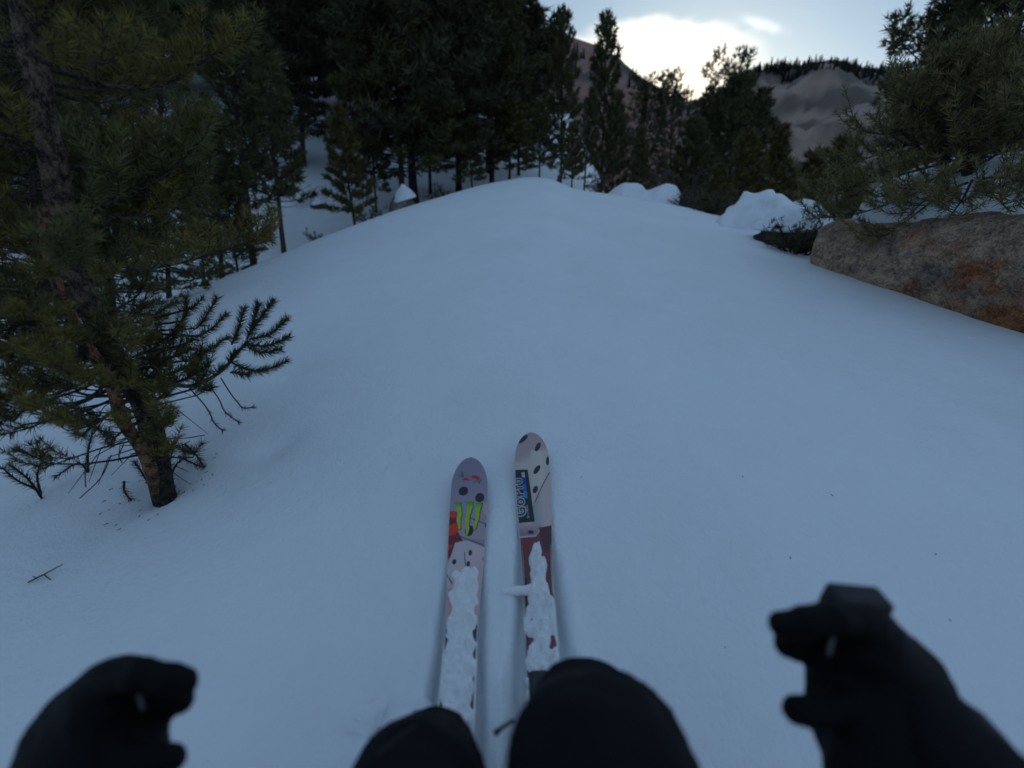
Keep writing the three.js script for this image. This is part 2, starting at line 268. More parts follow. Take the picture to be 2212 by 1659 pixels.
// a pine of height o.H with branches all round; o.width(t) is the crown radius at height t (0..1)
function makePine(o) {
  const R = rng(o.seed), H = o.H, tr = new MB(), li = new MB(), cr = new MB(), bend = V(R() - 0.5, 0, R() - 0.5).multiplyScalar(H * (o.bend ?? 0.03));
  const axis = (t) => V(bend.x * Math.sin(t * 3), t * H, bend.z * Math.sin(t * 2.6));
  const pts = [], rs = []; for (let k = 0; k <= 14; k++) { const t = k / 14 * (o.top ?? 0.97); pts.push(axis(t).setY(t * H - (k ? 0 : 0.5))); rs.push(H * o.girth * Math.pow(1 - t * 0.96, 0.85) * (k ? 1 : 1.35)); }
  tr.tube(pts, rs, 9, (p) => { const n = 0.75 + 0.6 * R(); return o.bark.map((c) => c * n); }, 0.25);
  const tuft = (q, dir, size, c) => {
    for (let b = 0; b < o.blades; b++) {
      const d = rdir(R).multiplyScalar(o.spread).add(dir).normalize(), s = rdir(R).cross(d).normalize(), v = 0.7 + 0.6 * R();
      cr.blade(q.clone().addScaledVector(dir, (R() - 0.7) * size * 0.8), d, size * (0.7 + 0.6 * R()), size * o.thick, s, [c[0] * v, c[1] * v, c[2] * v]);
    }
  };
  for (let i = 0; i < o.branches; i++) {
    const u = (i + R() * 0.8) / o.branches, t = lerp(o.base, 0.985, Math.pow(u, 0.9)), L = Math.max(0.12, o.width(t) * (0.62 - (o.vary ?? 0) * 0.6 + (0.5 + (o.vary ?? 0)) * R())), a = i * 2.39996 + R() * 0.8, up = lerp(o.up0, o.up1, t) + (R() - 0.5) * 0.35;
    const dir = V(Math.cos(a) * Math.cos(up), Math.sin(up), Math.sin(a) * Math.cos(up)), O = axis(t * (o.top ?? 0.97)), curl = o.curl * L;
    const P = (s) => O.clone().addScaledVector(dir, L * s).add(V(0, curl * (s * s - 0.25 * s), 0));
    const bp = [0, 0.35, 0.7, 1].map(P), r0 = clamp(L * 0.014, 0.008, 0.04);
    li.tube(bp, [r0, r0 * 0.8, r0 * 0.5, r0 * 0.2], 4, o.bark.map((c) => c * (0.7 + 0.6 * R())));
    if (R() < (o.bare ?? 0) * (1 - t)) continue;
    const tone = R(), nT = Math.max(2, Math.round(L * o.density));
    if (o.clump) { // needles gathered in rounded clumps at the branch end and half way
      for (const [s0, n] of [[1, 1], [0.72, 0.6], [0.45, 0.3]]) for (let k = 0; k < o.perClump * n; k++) { const e = rdir(R), q = P(s0).addScaledVector(e, Math.cbrt(R()) * o.clump * (0.7 + 0.4 * n)).add(V(0, o.clump * 0.3, 0)); tuft(q, e.multiplyScalar(0.8).add(V(dir.x * 0.3, 0.6, dir.z * 0.3)).normalize(), o.tuft, mixc(o.pal[0], o.pal[1], clamp(tone * 0.6 + R() * 0.6, 0, 1))); }
      continue;
    }
    for (let k = 0; k < nT; k++) {
      const s = lerp(o.inner ?? 0.3, 1.02, Math.sqrt((k + R()) / nT)), q = P(s), side = rdir(R); side.y = side.y * 0.35 + 0.12;
      const off = L * 0.27 * (1.15 - s) + 0.05 * H / 8; q.addScaledVector(side, off * (0.4 + R()));
      const td = side.multiplyScalar(0.7).addScaledVector(dir, 0.8).add(V(0, o.rise, 0)).normalize();
      tuft(q, td, o.tuft * (0.8 + 0.5 * R()), mixc(o.pal[0], o.pal[1], clamp(tone * 0.6 + R() * 0.6, 0, 1)));
    }
  }
  for (let k = 0; k < 10; k++) tuft(axis(0.9 + 0.1 * k / 10).setY(H * (0.9 + 0.09 * k / 10)), V(0, 1, 0), o.tuft, o.pal[0]);
  return { trunk: tr.geo(), limbs: li.geo(), crown: cr.geo(), H };
}
const conic = (w, k = 0.8) => (t) => w * Math.pow(Math.max(0, 1.02 - t), k);
const round = (w) => (t) => w * Math.sqrt(Math.max(0.02, 1 - Math.pow((t - 0.55) / 0.5, 2)));
const D = { blades: 10, spread: 0.95, thick: 0.12, density: 17, tuft: 0.21, rise: 0.25, curl: 0.12, girth: 0.014, bend: 0.02, up0: -0.15, up1: 0.7, bark: BARK.dark };
const KIND = {
  tall: [11, 12, 13].map((seed) => makePine({ ...D, seed, H: 9, base: 0.15, branches: 165, width: conic(2.3, 0.5), pal: PAL.black, density: 15 })),
  full: [21, 22].map((seed) => makePine({ ...D, seed, H: 9, base: 0.17, branches: 150, width: conic(2.9, 0.6), pal: PAL.dark, curl: 0.2, bark: BARK.grey, density: 13 })),
  near: [71, 72].map((seed) => makePine({ ...D, seed, H: 5, base: 0.03, branches: 165, width: conic(1.25, 0.5), pal: [[0.08, 0.078, 0.022], [0.125, 0.108, 0.026]], tuft: 0.085, thick: 0.08, blades: 12, density: 27, rise: 0.5, curl: 0.3, bark: BARK.grey, girth: 0.012, inner: 0.35 })),
  slim: [31, 32].map((seed) => makePine({ ...D, seed, H: 6, base: 0.25, branches: 110, width: conic(1.3, 0.5), pal: PAL.mid, tuft: 0.17, thick: 0.11, bark: BARK.grey, bare: 0.5, curl: 0.25, girth: 0.013, bend: 0.03 })),
  young: [41, 42].map((seed) => makePine({ ...D, seed, H: 3, base: 0.16, branches: 70, width: conic(0.72, 0.6), pal: PAL.olive, tuft: 0.12, thick: 0.13, density: 30, rise: 0.6, curl: 0.35, girth: 0.013, bark: BARK.red, bend: 0.05 })),
  crown: [51, 52].map((seed) => makePine({ ...D, seed, H: 7, base: 0.2, branches: 58, vary: 0.35, clump: 0.26, perClump: 22, width: round(1.75), pal: PAL.mid, tuft: 0.17, thick: 0.1, blades: 12, rise: 0.9, curl: 0.45, up0: 0.1, up1: 1.0, density: 19, girth: 0.017, bark: BARK.grey, inner: 0.6 })),
  wispy: [61, 62].map((seed) => makePine({ ...D, seed, H: 7, base: 0.3, branches: 34, clump: 0.24, perClump: 14, width: round(1.5), pal: PAL.mid, tuft: 0.16, rise: 1.1, curl: 0.5, up0: 0.25, up1: 1.15, density: 8, girth: 0.012, bark: BARK.grey, inner: 0.6, blades: 8 })),
};
let treeTurn = 0;
function tree(kind, px, py, r, top, label, group, name = 'pine_tree') {
  const P = KIND[kind][treeTurn % KIND[kind].length], base = snowAt(px, py, r), s = sight(top[0], top[1]), tip = V(s.x * r, EYE + s.slope * r, s.z * r);
  const dir = tip.clone().sub(base), g = thing(name, label, 'pine tree', base, group), h = dir.length();
  g.quaternion.setFromUnitVectors(V(0, 1, 0), dir.normalize()).multiply(new THREE.Quaternion().setFromAxisAngle(V(0, 1, 0), treeTurn++ * 2.1));
  g.scale.set(1, 1, 1).multiplyScalar(h / P.H);
  if (top[2]) { g.scale.x *= top[2]; g.scale.z *= top[2]; }
  mesh('trunk', P.trunk, M.bark, g); mesh('limbs', P.limbs, M.bark, g); mesh('crown', P.crown, M.needles, g);
  return g;
}
tree('near', 40, 640, 4.2, [-20, -320, 0.9], 'dark pine right behind the nearest pine at the left edge', null);
tree('near', 210, 600, 5.4, [190, -200, 0.9], 'dark pine filling the gap behind the nearest pine, above its long branch', null);
tree('near', 352, 600, 6.6, [335, -40, 0.75], 'dark pine between the nearest pine and the tall slim olive pine', null);
tree('near', -120, 640, 5.4, [-150, -420], 'dark pine half outside the left edge of the picture', null);
tree('near', 512, 585, 8.6, [480, 330, 0.9], 'low bushy dark pine at the knoll edge, left foot of the tall slim olive pine', null);
tree('near', 440, 612, 7.4, [410, 300, 0.9], 'low bushy dark pine at the far left end of the knoll edge', null);
tree('full', 812, 452, 14.5, [795, 120, 0.6], 'narrow dark pine between the young olive pine and the broad pine', null);
tree('tall', 930, 424, 16.5, [922, -60, 0.7], 'narrow black pine between the broad pine and the thick dark trunk', null);
tree('young', 1020, 402, 14.2, [1015, 270, 1.3], 'low dull green pine right of the thick dark trunk', null);
tree('young', 1235, 405, 13.2, [1238, 262, 1.2], 'low brownish pine at the right shoulder of the knoll top', null);
// trees of the wood across the hollow, from left to right: foot, distance, tip
tree('slim', 545, 568, 9.0, [455, -120], 'tall slim olive pine with a leaning bare lower trunk, left of the knoll edge', null);
tree('full', 478, 600, 8.2, [452, 215], 'short dark pine with a wavy stem at the left end of the knoll edge', null);
tree('slim', 603, 497, 11.5, [560, 60], 'thin dark pine standing just right of the tall slim olive pine', null);
tree('young', 766, 480, 12.0, [728, 222], 'small yellow-green young pine with a bare reddish stem behind the knoll edge', null);
tree('tall', 662, 400, 19, [640, -150], 'black pine with a crooked thin trunk above the snow-capped hump', null);
tree('tall', 625, 330, 25, [600, -160], 'black pine rooted higher up the snowy slope behind the crooked one', null);
tree('full', 868, 432, 14.2, [845, -160], 'broad dark pine with a thick reddish trunk behind the grey pointed boulder', null);
tree('tall', 990, 418, 15, [985, -210], 'black pine whose thick dark trunk meets the snow right of the grey boulder', null);
tree('full', 1062, 400, 17, [1062, -130, 1.0], 'very dense black pine filling the middle of the wood above the knoll', null);
tree('tall', 1120, 396, 21, [1122, -60, 0.7], 'black spire pine just right of the densest pine', null);
tree('full', 1212, 396, 18, [1216, 8, 0.55], 'dark pine whose ragged tip just reaches the top edge beside the sky', null);
tree('slim', 1302, 402, 20, [1312, 20, 0.7], 'slender spiky pine standing against the bright cloud', null);
tree('full', 1165, 392, 14, [1168, 215], 'brownish pine in front of the dark wood above the top of the knoll', null);
tree('slim', 1262, 402, 14.5, [1282, 185, 0.8], 'thin brownish pine below the slender spiky one', null);
tree('young', 1100, 398, 15.5, [1092, 200, 1.5], 'dull olive pine low down before the densest pine', null);
tree('full', 1325, 408, 23, [1338, 190, 0.6], 'dark pine at the right end of the wood under the brown mountainside', null);
tree('wispy', 1398, 400, 30, [1396, 205], 'wispy open-crowned pine, left one of the pair against the yellow glow', null);
tree('wispy', 1462, 400, 30, [1455, 205, 0.95], 'wispy open-crowned pine, wider right one of the pair against the yellow glow', null);
tree('full', 1392, 408, 19, [1385, 270, 0.6], 'dark pine standing in front of the left wispy pine', null);
tree('crown', 1535, 410, 26, [1540, 250, 0.75], 'dark bushy pine leaning on the left flank of the round-topped pine', null);
tree('crown', 1600, 410, 24, [1592, 178, 0.85], 'tall dark round-topped pine right of the bright gap in the skyline', null);
tree('slim', 1648, 410, 25, [1640, 185], 'narrow dark pine at the right shoulder of the round-topped pine', null);
tree('full', 1505, 410, 21, [1500, 250], 'low dark pine below the bright gap behind the grey dead bush', null);
tree('young', 1622, 418, 15, [1618, 275, 1.2], 'olive pine standing before the round-topped pine', null);
tree('young', 1690, 420, 17, [1692, 265, 1.1], 'olive-brown young pine beside the scree spur', null);
tree('young', 1560, 430, 12, [1556, 352, 1.6], 'low yellow-olive pine bush just behind the snow mounds', null);
tree('young', 1832, 400, 22, [1822, 290, 1.3], 'small brownish pine on the right below the scree spur', null);
tree('young', 1760, 405, 24, [1765, 320, 1.3], 'small brownish pine on the right, left of the one below the spur', null);
tree('crown', 2090, 440, 12.5, [2110, -90, 1.0], 'big dark pine at the right with its ragged left side against the sky', null);
tree('crown', 2235, 440, 11.5, [2230, -160, 1.1], 'dark pine at the right edge of the picture behind the big one', null);
{ // the rest of the wood on the slope: trees nobody can tell apart
  const R = rng(77), spots = [];
  for (let tries = 0; spots.length < 64 && tries < 3000; tries++) {
    const az = lerp(-62, 12, R()), r = lerp(13, 50, Math.pow(R(), 0.85)), x = Math.sin(rad(az)) * r, z = -Math.cos(rad(az)) * r;
    if (az > 3) continue;
    if (az > -36 && az < -12 && r < 22) continue;
    if (spots.some(([a, b]) => Math.hypot(a - x, b - z) < 1.9)) continue;
    spots.push([x, z, r]);
  }
  spots.forEach(([x, z, r], i) => {
    const k = i % 3 ? 'tall' : 'full', P = KIND[k][i % KIND[k].length], h = az2(x, z) > 0 ? 6.5 : 8.5 + 4 * R(), g = thing('pine_tree', 'dark pine deep in the wood on the snowy slope across the hollow', 'pine tree', V(x, ground(x, z), z), 'dark pines deep in the wood');
    g.rotation.set((R() - 0.5) * 0.06, i * 1.7, (R() - 0.5) * 0.06); g.scale.setScalar(h / P.H); g.scale.y *= 1.05;
    mesh('trunk', P.trunk, M.bark, g); mesh('limbs', P.limbs, M.bark, g); mesh('crown', P.crown, M.needles, g);
  });
}
function az2(x, z) { return Math.atan2(x, -z) * 180 / Math.PI; }
{ // trees along the skyline of the far hill and scattered down its side: a far-off wood
  const R = rng(5), mb = new MB();
  for (let k = 0; k < 46; k++) { const t = k / 46, a = k * 2.4, w = 2.0 * (1 - t) + 0.3, d = V(Math.cos(a), -0.25 + 0.6 * t, Math.sin(a)).normalize(), v = 0.7 + 0.5 * R(); mb.blade(V(0, 0.6 + 6.2 * t, 0), d, w, 0.75, V(-Math.sin(a), 0.5, Math.cos(a)).normalize(), [0.03 * v, 0.035 * v, 0.03 * v]); }
  mb.tube([V(0, -1, 0), V(0, 6.9, 0)], [0.22, 0.05], 4, [0.03, 0.03, 0.03]);
  const g = mb.geo(), put = [], q = new THREE.Quaternion();
  const add = (h, az, r, s) => { const x = Math.sin(rad(az)) * r, z = -Math.cos(rad(az)) * r; put.push(new THREE.Matrix4().compose(V(x, h(az, r) - 0.3, z), q.setFromAxisAngle(V(0, 1, 0), R() * 6), V(s, s * (0.8 + 0.5 * R()), s))); };
  for (let az = 16; az < 60; az += 0.12 + R() * 0.2) add(hRight, az, 418 + (R() - 0.6) * 14, 0.3 + R() * 0.5);
  for (let i = 0; i < 4200; i++) { const az = lerp(15, 70, R()), r = lerp(290, 418, R()); if (fbm(az * 0.35, r * 0.03, 2, 3) > -0.16) add(hRight, az, r, 0.35 + R() * 0.5); }
  for (let i = 0; i < 700; i++) { const az = lerp(-40, 24, R()), r = lerp(200, 296, R()); if (fbm(az * 0.4, r * 0.04, 5, 3) > 0.04) add(hLeft, az, r, 0.4 + R() * 0.5); }
  for (let i = 0; i < 240; i++) { const az = lerp(27, 50, R()), r = lerp(180, 228, R()); if (fbm(az * 0.3, r * 0.05, 8, 2) > 0.05) add(hSpur, az, r, 0.3 + R() * 0.4); }
  const im = new THREE.InstancedMesh(g, M.needles, put.length); put.forEach((m, i) => im.setMatrixAt(i, m)); im.name = 'distant_forest'; scene.add(im);
  tag(im, 'thin scatter of tiny dark conifers on the far hillsides and their skyline', 'forest', null, 'stuff');
}

// ------------------------------------------------------------------ close-up pine twigs
// needles all round a shoot, pointing forward like a bottle brush
function shoot(mb, pts, len, R, pal, o = {}) {
  const curve = new THREE.CatmullRomCurve3(pts), L = curve.getLength(), n = Math.max(8, Math.round(L / (o.step ?? 0.0035))), tone = R();
  for (let k = 0; k < n; k++) {
    const t = Math.pow((k + R()) / n, o.bias ?? 0.85), q = curve.getPoint(t), tan = curve.getTangent(t);
    for (let b = 0; b < (o.per ?? 3); b++) {
      const s = rdir(R).cross(tan).normalize(), tilt = lerp(o.tilt ?? 0.95, 0.5, t) + (R() - 0.5) * 0.35, d = s.clone().multiplyScalar(Math.cos(1.57 - tilt) + 0.35).addScaledVector(tan, Math.cos(tilt)).normalize(), v = 0.65 + 0.7 * R(), c = mixc(pal[0], pal[1], clamp(tone * 0.7 + R() * 0.5, 0, 1));
      mb.blade(q, d, len * (0.75 + 0.4 * R()), o.w ?? 0.0011, d.clone().cross(rdir(R)).normalize(), c.map((x) => x * v));
    }
  }
  for (let b = 0; b < (o.endN ?? 14); b++) { const e = curve.getPoint(1), d = curve.getTangent(1).multiplyScalar(0.9).add(rdir(R)).normalize(); mb.blade(e, d, len * (0.7 + 0.3 * R()), o.w ?? 0.0011, d.clone().cross(rdir(R)).normalize(), pal[1].map((x) => x * (0.8 + 0.5 * R()))); }
}
// a branch with shoots along its outer part: part "branch" with sub-part "needles"
function branchWith(root, pts, r0, R, pal, o = {}) {
  const wood = new MB(), green = new MB(), curve = new THREE.CatmullRomCurve3(pts), L = curve.getLength(), K = Math.max(5, Math.round(L / 0.06));
  const cp = curve.getPoints(K); wood.tube(cp, cp.map((_, k) => lerp(r0, r0 * 0.28, k / K)), 6, () => o.wood.map((c) => c * (0.75 + 0.5 * R())), 0.3);
  const N = o.shoots ?? Math.round(L / (o.every ?? 0.05));
  for (let k = 0; k < N; k++) {
    const t = lerp(o.from ?? 0.3, 0.97, (k + R() * 0.7) / N), q = curve.getPoint(t), tan = curve.getTangent(t), s = rdir(R).cross(tan).normalize(); s.y = Math.abs(s.y) * 0.6 + (o.lift ?? 0.25); s.normalize();
    const l = (o.len ?? 0.13) * (0.65 + 0.6 * R()), d = tan.clone().multiplyScalar(0.75).addScaledVector(s, 0.8).normalize();
    const sp = [q, q.clone().addScaledVector(d, l * 0.5), q.clone().addScaledVector(d, l).add(V(0, l * (o.hook ?? 0.28), 0))];
    wood.tube(sp, [r0 * 0.32, r0 * 0.25, r0 * 0.16], 4, o.wood);
    shoot(green, sp.map((p, i) => i ? p : q.clone().lerp(sp[1], 0.3)), o.needle ?? 0.036, R, pal, o);
  }
  shoot(green, [curve.getPoint(0.8), curve.getPoint(0.9), curve.getPoint(1)], o.needle ?? 0.036, R, pal, o);
  const b = mesh('branch', wood.geo(), M.bark, root); mesh('needles', green.geo(), M.needles, b);
  return b;
}
// ------------------------------------------------------------------ the gnarled pine at the left
{
  const root = thing('pine_tree', 'nearest pine with a thick dark leaning trunk and bottle-brush twigs at the left', 'pine tree', PINE), R = rng(404);
  const nx = -PINE.x / Math.hypot(PINE.x, PINE.z), nz = -PINE.z / Math.hypot(PINE.x, PINE.z);
  // a point of the tree on the upright plane through its foot, moved dz metres forward
  const T = (px, py, dz = 0) => { const s = sight(px, py), r = (PINE.x * nx + PINE.z * nz + dz) / (s.x * nx + s.z * nz); return V(s.x * r - PINE.x, EYE + s.slope * r - PINE.y, s.z * r - PINE.z); };
  const Z = (zx, zy, dz) => T(zx / 3, 553 + zy / 3, dz);
  const barkC = (base) => (p) => { const n = 0.55 + 0.9 * clamp(fbm(p.x * 60, p.y * 30, p.z * 60, 2) + 0.5, 0, 1); return base.map((c) => c * n); };
  const line = (list) => new THREE.CatmullRomCurve3(list);
  const trunk = line([T(372, 1130), T(338, 1000, 0.01), T(317, 886), T(290, 843), T(260, 793), T(233, 740), T(205, 690), T(180, 620), T(150, 535), T(130, 445), T(112, 340), T(88, 210), T(66, 100), T(45, -40), T(20, -220)]), tp = trunk.getPoints(90);
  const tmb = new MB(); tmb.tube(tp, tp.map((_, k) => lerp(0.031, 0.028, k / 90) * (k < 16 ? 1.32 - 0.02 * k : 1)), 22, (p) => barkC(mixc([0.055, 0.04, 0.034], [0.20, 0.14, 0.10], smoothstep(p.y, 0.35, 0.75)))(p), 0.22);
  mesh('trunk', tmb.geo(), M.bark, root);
  const stem = line([T(350, 1095, 0.0), T(324, 1012, 0.05), T(300, 963, 0.11), T(262, 905, 0.13), T(247, 853, 0.14), T(230, 816, 0.15), T(207, 776, 0.15), T(175, 730, 0.15), T(145, 663, 0.15), T(118, 600, 0.14), T(98, 520, 0.12), T(92, 450, 0.1)]), sp = stem.getPoints(60);
  const smb = new MB(); smb.tube(sp, sp.map((_, k) => lerp(0.021, 0.010, k / 60)), 12, barkC([0.34, 0.17, 0.09]), 0.2);
  tag(mesh('stem', smb.geo(), M.bark, root), 'thinner orange-brown second stem before the dark trunk');
  const wood = [0.115, 0.085, 0.07], green = [[0.078, 0.082, 0.023], [0.12, 0.108, 0.027]], olive = [[0.115, 0.10, 0.022], [0.18, 0.142, 0.025]], o = { wood, needle: 0.034 };
  // the long branch that sweeps out to the right over the snow, with its shoots
  const bw = new MB(), bg = new MB(), S = (list, opt) => { const p = list.map((q) => Z(...q)); bw.tube(line(p).getPoints(6), [0.0035, 0.0034, 0.0032, 0.003, 0.0027, 0.0024, 0.002], 5, wood); shoot(bg, p, 0.031, R, [[0.040, 0.052, 0.022], [0.066, 0.070, 0.024]], { step: 0.0025, per: 6, w: 0.0015, bias: 0.8, ...opt }); };
  const main = line([[720, 800], [900, 832], [1100, 835], [1250, 842], [1350, 800], [1450, 730], [1550, 615], [1605, 545]].map((q, i) => Z(...q, 0.05 + i * 0.012))).getPoints(40);
  bw.tube(main, main.map((_, k) => lerp(0.0095, 0.0036, k / 40)), 8, barkC(wood), 0.2);
  for (const l of [[[1500, 575, 0.13], [1540, 480, 0.13], [1580, 345, 0.13]], [[1600, 540, 0.13], [1640, 430, 0.14], [1672, 310, 0.15]], [[1620, 500, 0.14], [1690, 400, 0.16], [1765, 295, 0.17]], [[1610, 540, 0.14], [1740, 510, 0.15], [1855, 410, 0.17]], [[1605, 575, 0.13], [1740, 580, 0.14], [1868, 528, 0.15]], [[1605, 590, 0.13], [1700, 625, 0.13], [1815, 605, 0.13]], [[1500, 690, 0.12], [1600, 735, 0.12], [1720, 738, 0.13], [1850, 680, 0.13]], [[1480, 690, 0.13], [1510, 640, 0.13], [1600, 570, 0.13]], [[1490, 755, 0.12], [1540, 758, 0.12], [1600, 770, 0.12]], [[1400, 770, 0.14], [1420, 740, 0.14], [1450, 715, 0.14]], [[1280, 850, 0.1], [1345, 870, 0.1], [1370, 850, 0.1]]]) S(l);
  for (const l of [[[1430, 790, 0.12], [1500, 900, 0.11], [1545, 955, 0.1], [1575, 985, 0.1], [1640, 980, 0.1]], [[1350, 835, 0.11], [1420, 930, 0.1], [1450, 1000, 0.1], [1480, 1030, 0.1], [1545, 1075, 0.1]], [[1230, 860, 0.1], [1320, 960, 0.1], [1360, 1020, 0.1], [1385, 1080, 0.1], [1440, 1130, 0.1]]]) { const p = l.map((q) => Z(...q)); bw.tube(line(p).getPoints(10), Array(11).fill(0.0022), 5, wood); shoot(bg, p.slice(2), 0.021, R, [[0.035, 0.045, 0.022], [0.055, 0.058, 0.024]], { per: 2, w: 0.0011 }); shoot(bg, [p[1].clone().lerp(p[2], 0.5), p[2].clone()], 0.014, R, green, { per: 1, endN: 0 }); }
  mesh('needles', bg.geo(), M.needles, tag(mesh('branch', bw.geo(), M.bark, root), 'long branch sweeping right over the snow with upturned shoots'));
  // its neighbour above and the shorter ones behind it
  const b2 = new MB(), g2 = new MB(), S2 = (list, nl = 0.031) => { const p = list.map((q) => Z(...q)); b2.tube(line(p).getPoints(6), [0.0045, 0.004, 0.0036, 0.0032, 0.0028, 0.0024, 0.002], 5, wood); shoot(g2, p.slice(-3), nl, R, green, { per: 5, w: 0.0015, step: 0.0026 }); };
  for (const l of [[[820, 500, -0.05], [1000, 480, -0.03], [1270, 470, -0.02], [1330, 400, -0.02], [1400, 275, -0.01]], [[1000, 500, -0.03], [1270, 520, -0.03], [1370, 470, -0.03], [1465, 380, -0.03]], [[1000, 440, -0.06], [1180, 420, -0.06], [1210, 350, -0.06], [1205, 270, -0.06]], [[1000, 400, -0.06], [1220, 345, -0.06], [1260, 325, -0.06], [1305, 280, -0.06]], [[900, 700, 0], [1200, 680, 0], [1340, 620, 0], [1470, 525, 0]], [[900, 640, 0], [1050, 600, 0], [1180, 580, 0], [1250, 540, 0]], [[850, 740, 0.04], [1000, 790, 0.06], [1120, 760, 0.08], [1260, 690, 0.08]], [[900, 560, -0.05], [1000, 570, -0.05], [1100, 520, -0.05], [1180, 450, -0.05]], [[820, 360, 0], [1000, 380, 0], [1080, 330, 0], [1140, 300, 0]], [[900, 800, 0], [1100, 830, 0], [1230, 780, 0], [1350, 700, 0]], [[880, 660, 0.03], [1060, 660, 0.03], [1160, 640, 0.03], [1230, 600, 0.03]]]) S2(l);
  mesh('needles', g2.geo(), M.needles, mesh('branch', b2.geo(), M.bark, root));
  // branches all up the trunk, to both sides, away and forward
  for (let i = 0; i < 150; i++) {
    const t = lerp(0.10, 0.97, (i + R() * 0.8) / 150), O = trunk.getPoint(t), up = t > 0.52, a = R() * 6.283, right = Math.cos(a);
    let L = (up ? lerp(0.30, 0.56, R()) : lerp(0.16, 0.38, R())) * (right > 0.3 && !up ? 0.5 : 1);
    const towards = Math.sin(a) * 0.8; if (towards > 0.3) L *= 0.62; if (towards > 0.1 && R() < (up ? 0.88 : t > 0.38 ? 0.75 : 0.4)) continue;
    const d = V(-nz, 0, nx).multiplyScalar(-right * Math.sign(-nz * 1) * (nz > 0 ? -1 : 1)).add(V(nx, 0, nz).multiplyScalar(towards)).normalize(), rise = up ? -0.15 + 0.8 * R() : -0.15 + 0.5 * R(), kink = V(R() - 0.5, R() - 0.7, R() - 0.5).multiplyScalar(0.22 * L);
    const pts = [O, O.clone().addScaledVector(d, L * 0.4).add(V(0, L * rise * 0.2, 0)).add(kink), O.clone().addScaledVector(d, L * 0.75).add(V((R() - 0.5) * 0.08, L * rise * 0.5, (R() - 0.5) * 0.08)), O.clone().addScaledVector(d, L).add(V(0, L * rise, 0))];
    branchWith(root, pts, lerp(0.003, 0.0075, R()), R, up || R() < 0.4 ? (R() < 0.45 ? olive : green) : green, { ...o, every: up ? 0.026 : 0.042, from: up ? 0.2 : 0.5, len: 0.1, step: 0.0046, w: up ? 0.0018 : 0.0014, needle: up ? 0.042 : 0.034 });
  }
  for (let i = 0; i < 9; i++) { // twigs with round tufts off the orange stem, towards the rider
    const t = lerp(0.12, 1, (i + R() * 0.6) / 16), O = stem.getPoint(t), a = (R() - 0.5) * 2.6, d = V(nx * Math.cos(a) + nz * Math.sin(a), 0.15 + 0.5 * R(), nz * Math.cos(a) - nx * Math.sin(a)).normalize(), L = lerp(0.08, 0.24, R());
    branchWith(root, [O, O.clone().addScaledVector(d, L * 0.5).add(V(0, -0.015, 0)), O.clone().addScaledVector(d, L).add(V(0, 0.02, 0))], 0.004, R, olive, { ...o, shoots: 3, from: 0.6, len: 0.075, step: 0.0028, needle: 0.036, w: 0.0012 });
  }
  for (const [zx, zy, dz] of [[580, 540, 0.2], [370, 380, 0.2], [830, 1080, 0.24], [1060, 1280, 0.16], [640, 820, 0.22], [380, 700, 0.2], [230, 600, 0.2], [330, 130, 0.2], [700, 120, 0.16], [1020, 880, 0.14], [130, 880, 0.1], [220, 980, 0.1], [80, 1050, 0.05], [400, 1090, 0.12], [260, 1300, 0.1], [1110, 1070, 0.06], [1250, 1270, 0.03], [150, 380, 0.15], [60, 760, 0], [150, 620, 0.05], [40, 920, 0], [320, 950, 0.1], [960, 560, 0.02], [1080, 700, 0.02]]) {
    const e = Z(zx, zy, dz), O = stem.getPoint(clamp(1 - (zy - 200) / 1250 + 0.03, 0, 1));
    branchWith(root, [O, O.clone().lerp(e, 0.55).add(V(0, -0.03, 0)), e.clone().add(V(0, -0.02, 0)), e], 0.0042, R, R() < 0.6 ? olive : green, { ...o, shoots: 4, from: 0.8, len: 0.05, step: 0.0026, needle: 0.037, w: 0.0012, lift: 0.1, hook: 0 });
  }
  const dead = new MB(); // bare twigs hanging about the foot
  for (let i = 0; i < 30; i++) { const t = lerp(0.05, 0.4, R()), O = (i % 2 ? trunk : stem).getPoint(t), a = R() * 6.28, L = lerp(0.06, 0.2, R()), dn = i % 3 ? -0.35 - R() * 0.6 : 0.1; const d = V(Math.cos(a), dn, Math.sin(a)); dead.tube([O, O.clone().addScaledVector(d, L * 0.5).add(V((R() - 0.5) * 0.05, 0.03, 0)), O.clone().addScaledVector(d, L)], [0.0022, 0.0016, 0.0008], 5, [0.10, 0.08, 0.075]); }
  for (const l of [[[985, 1290], [1060, 1380], [1140, 1500]], [[560, 1290], [550, 1400], [555, 1500]], [[720, 1290], [650, 1440], [515, 1570]], [[800, 1220], [770, 1300], [790, 1340]], [[1020, 1180], [1200, 1180], [1330, 1160]], [[1090, 1260], [1150, 1240], [1230, 1200]]]) dead.tube(line(l.map((q) => Z(...q, 0.1))).getPoints(8), Array(9).fill(0.0017), 5, [0.08, 0.065, 0.06]);
  tag(mesh('dead_twigs', dead.geo(), M.bark, root), 'bare drooping twigs round the foot of the trunk');
}
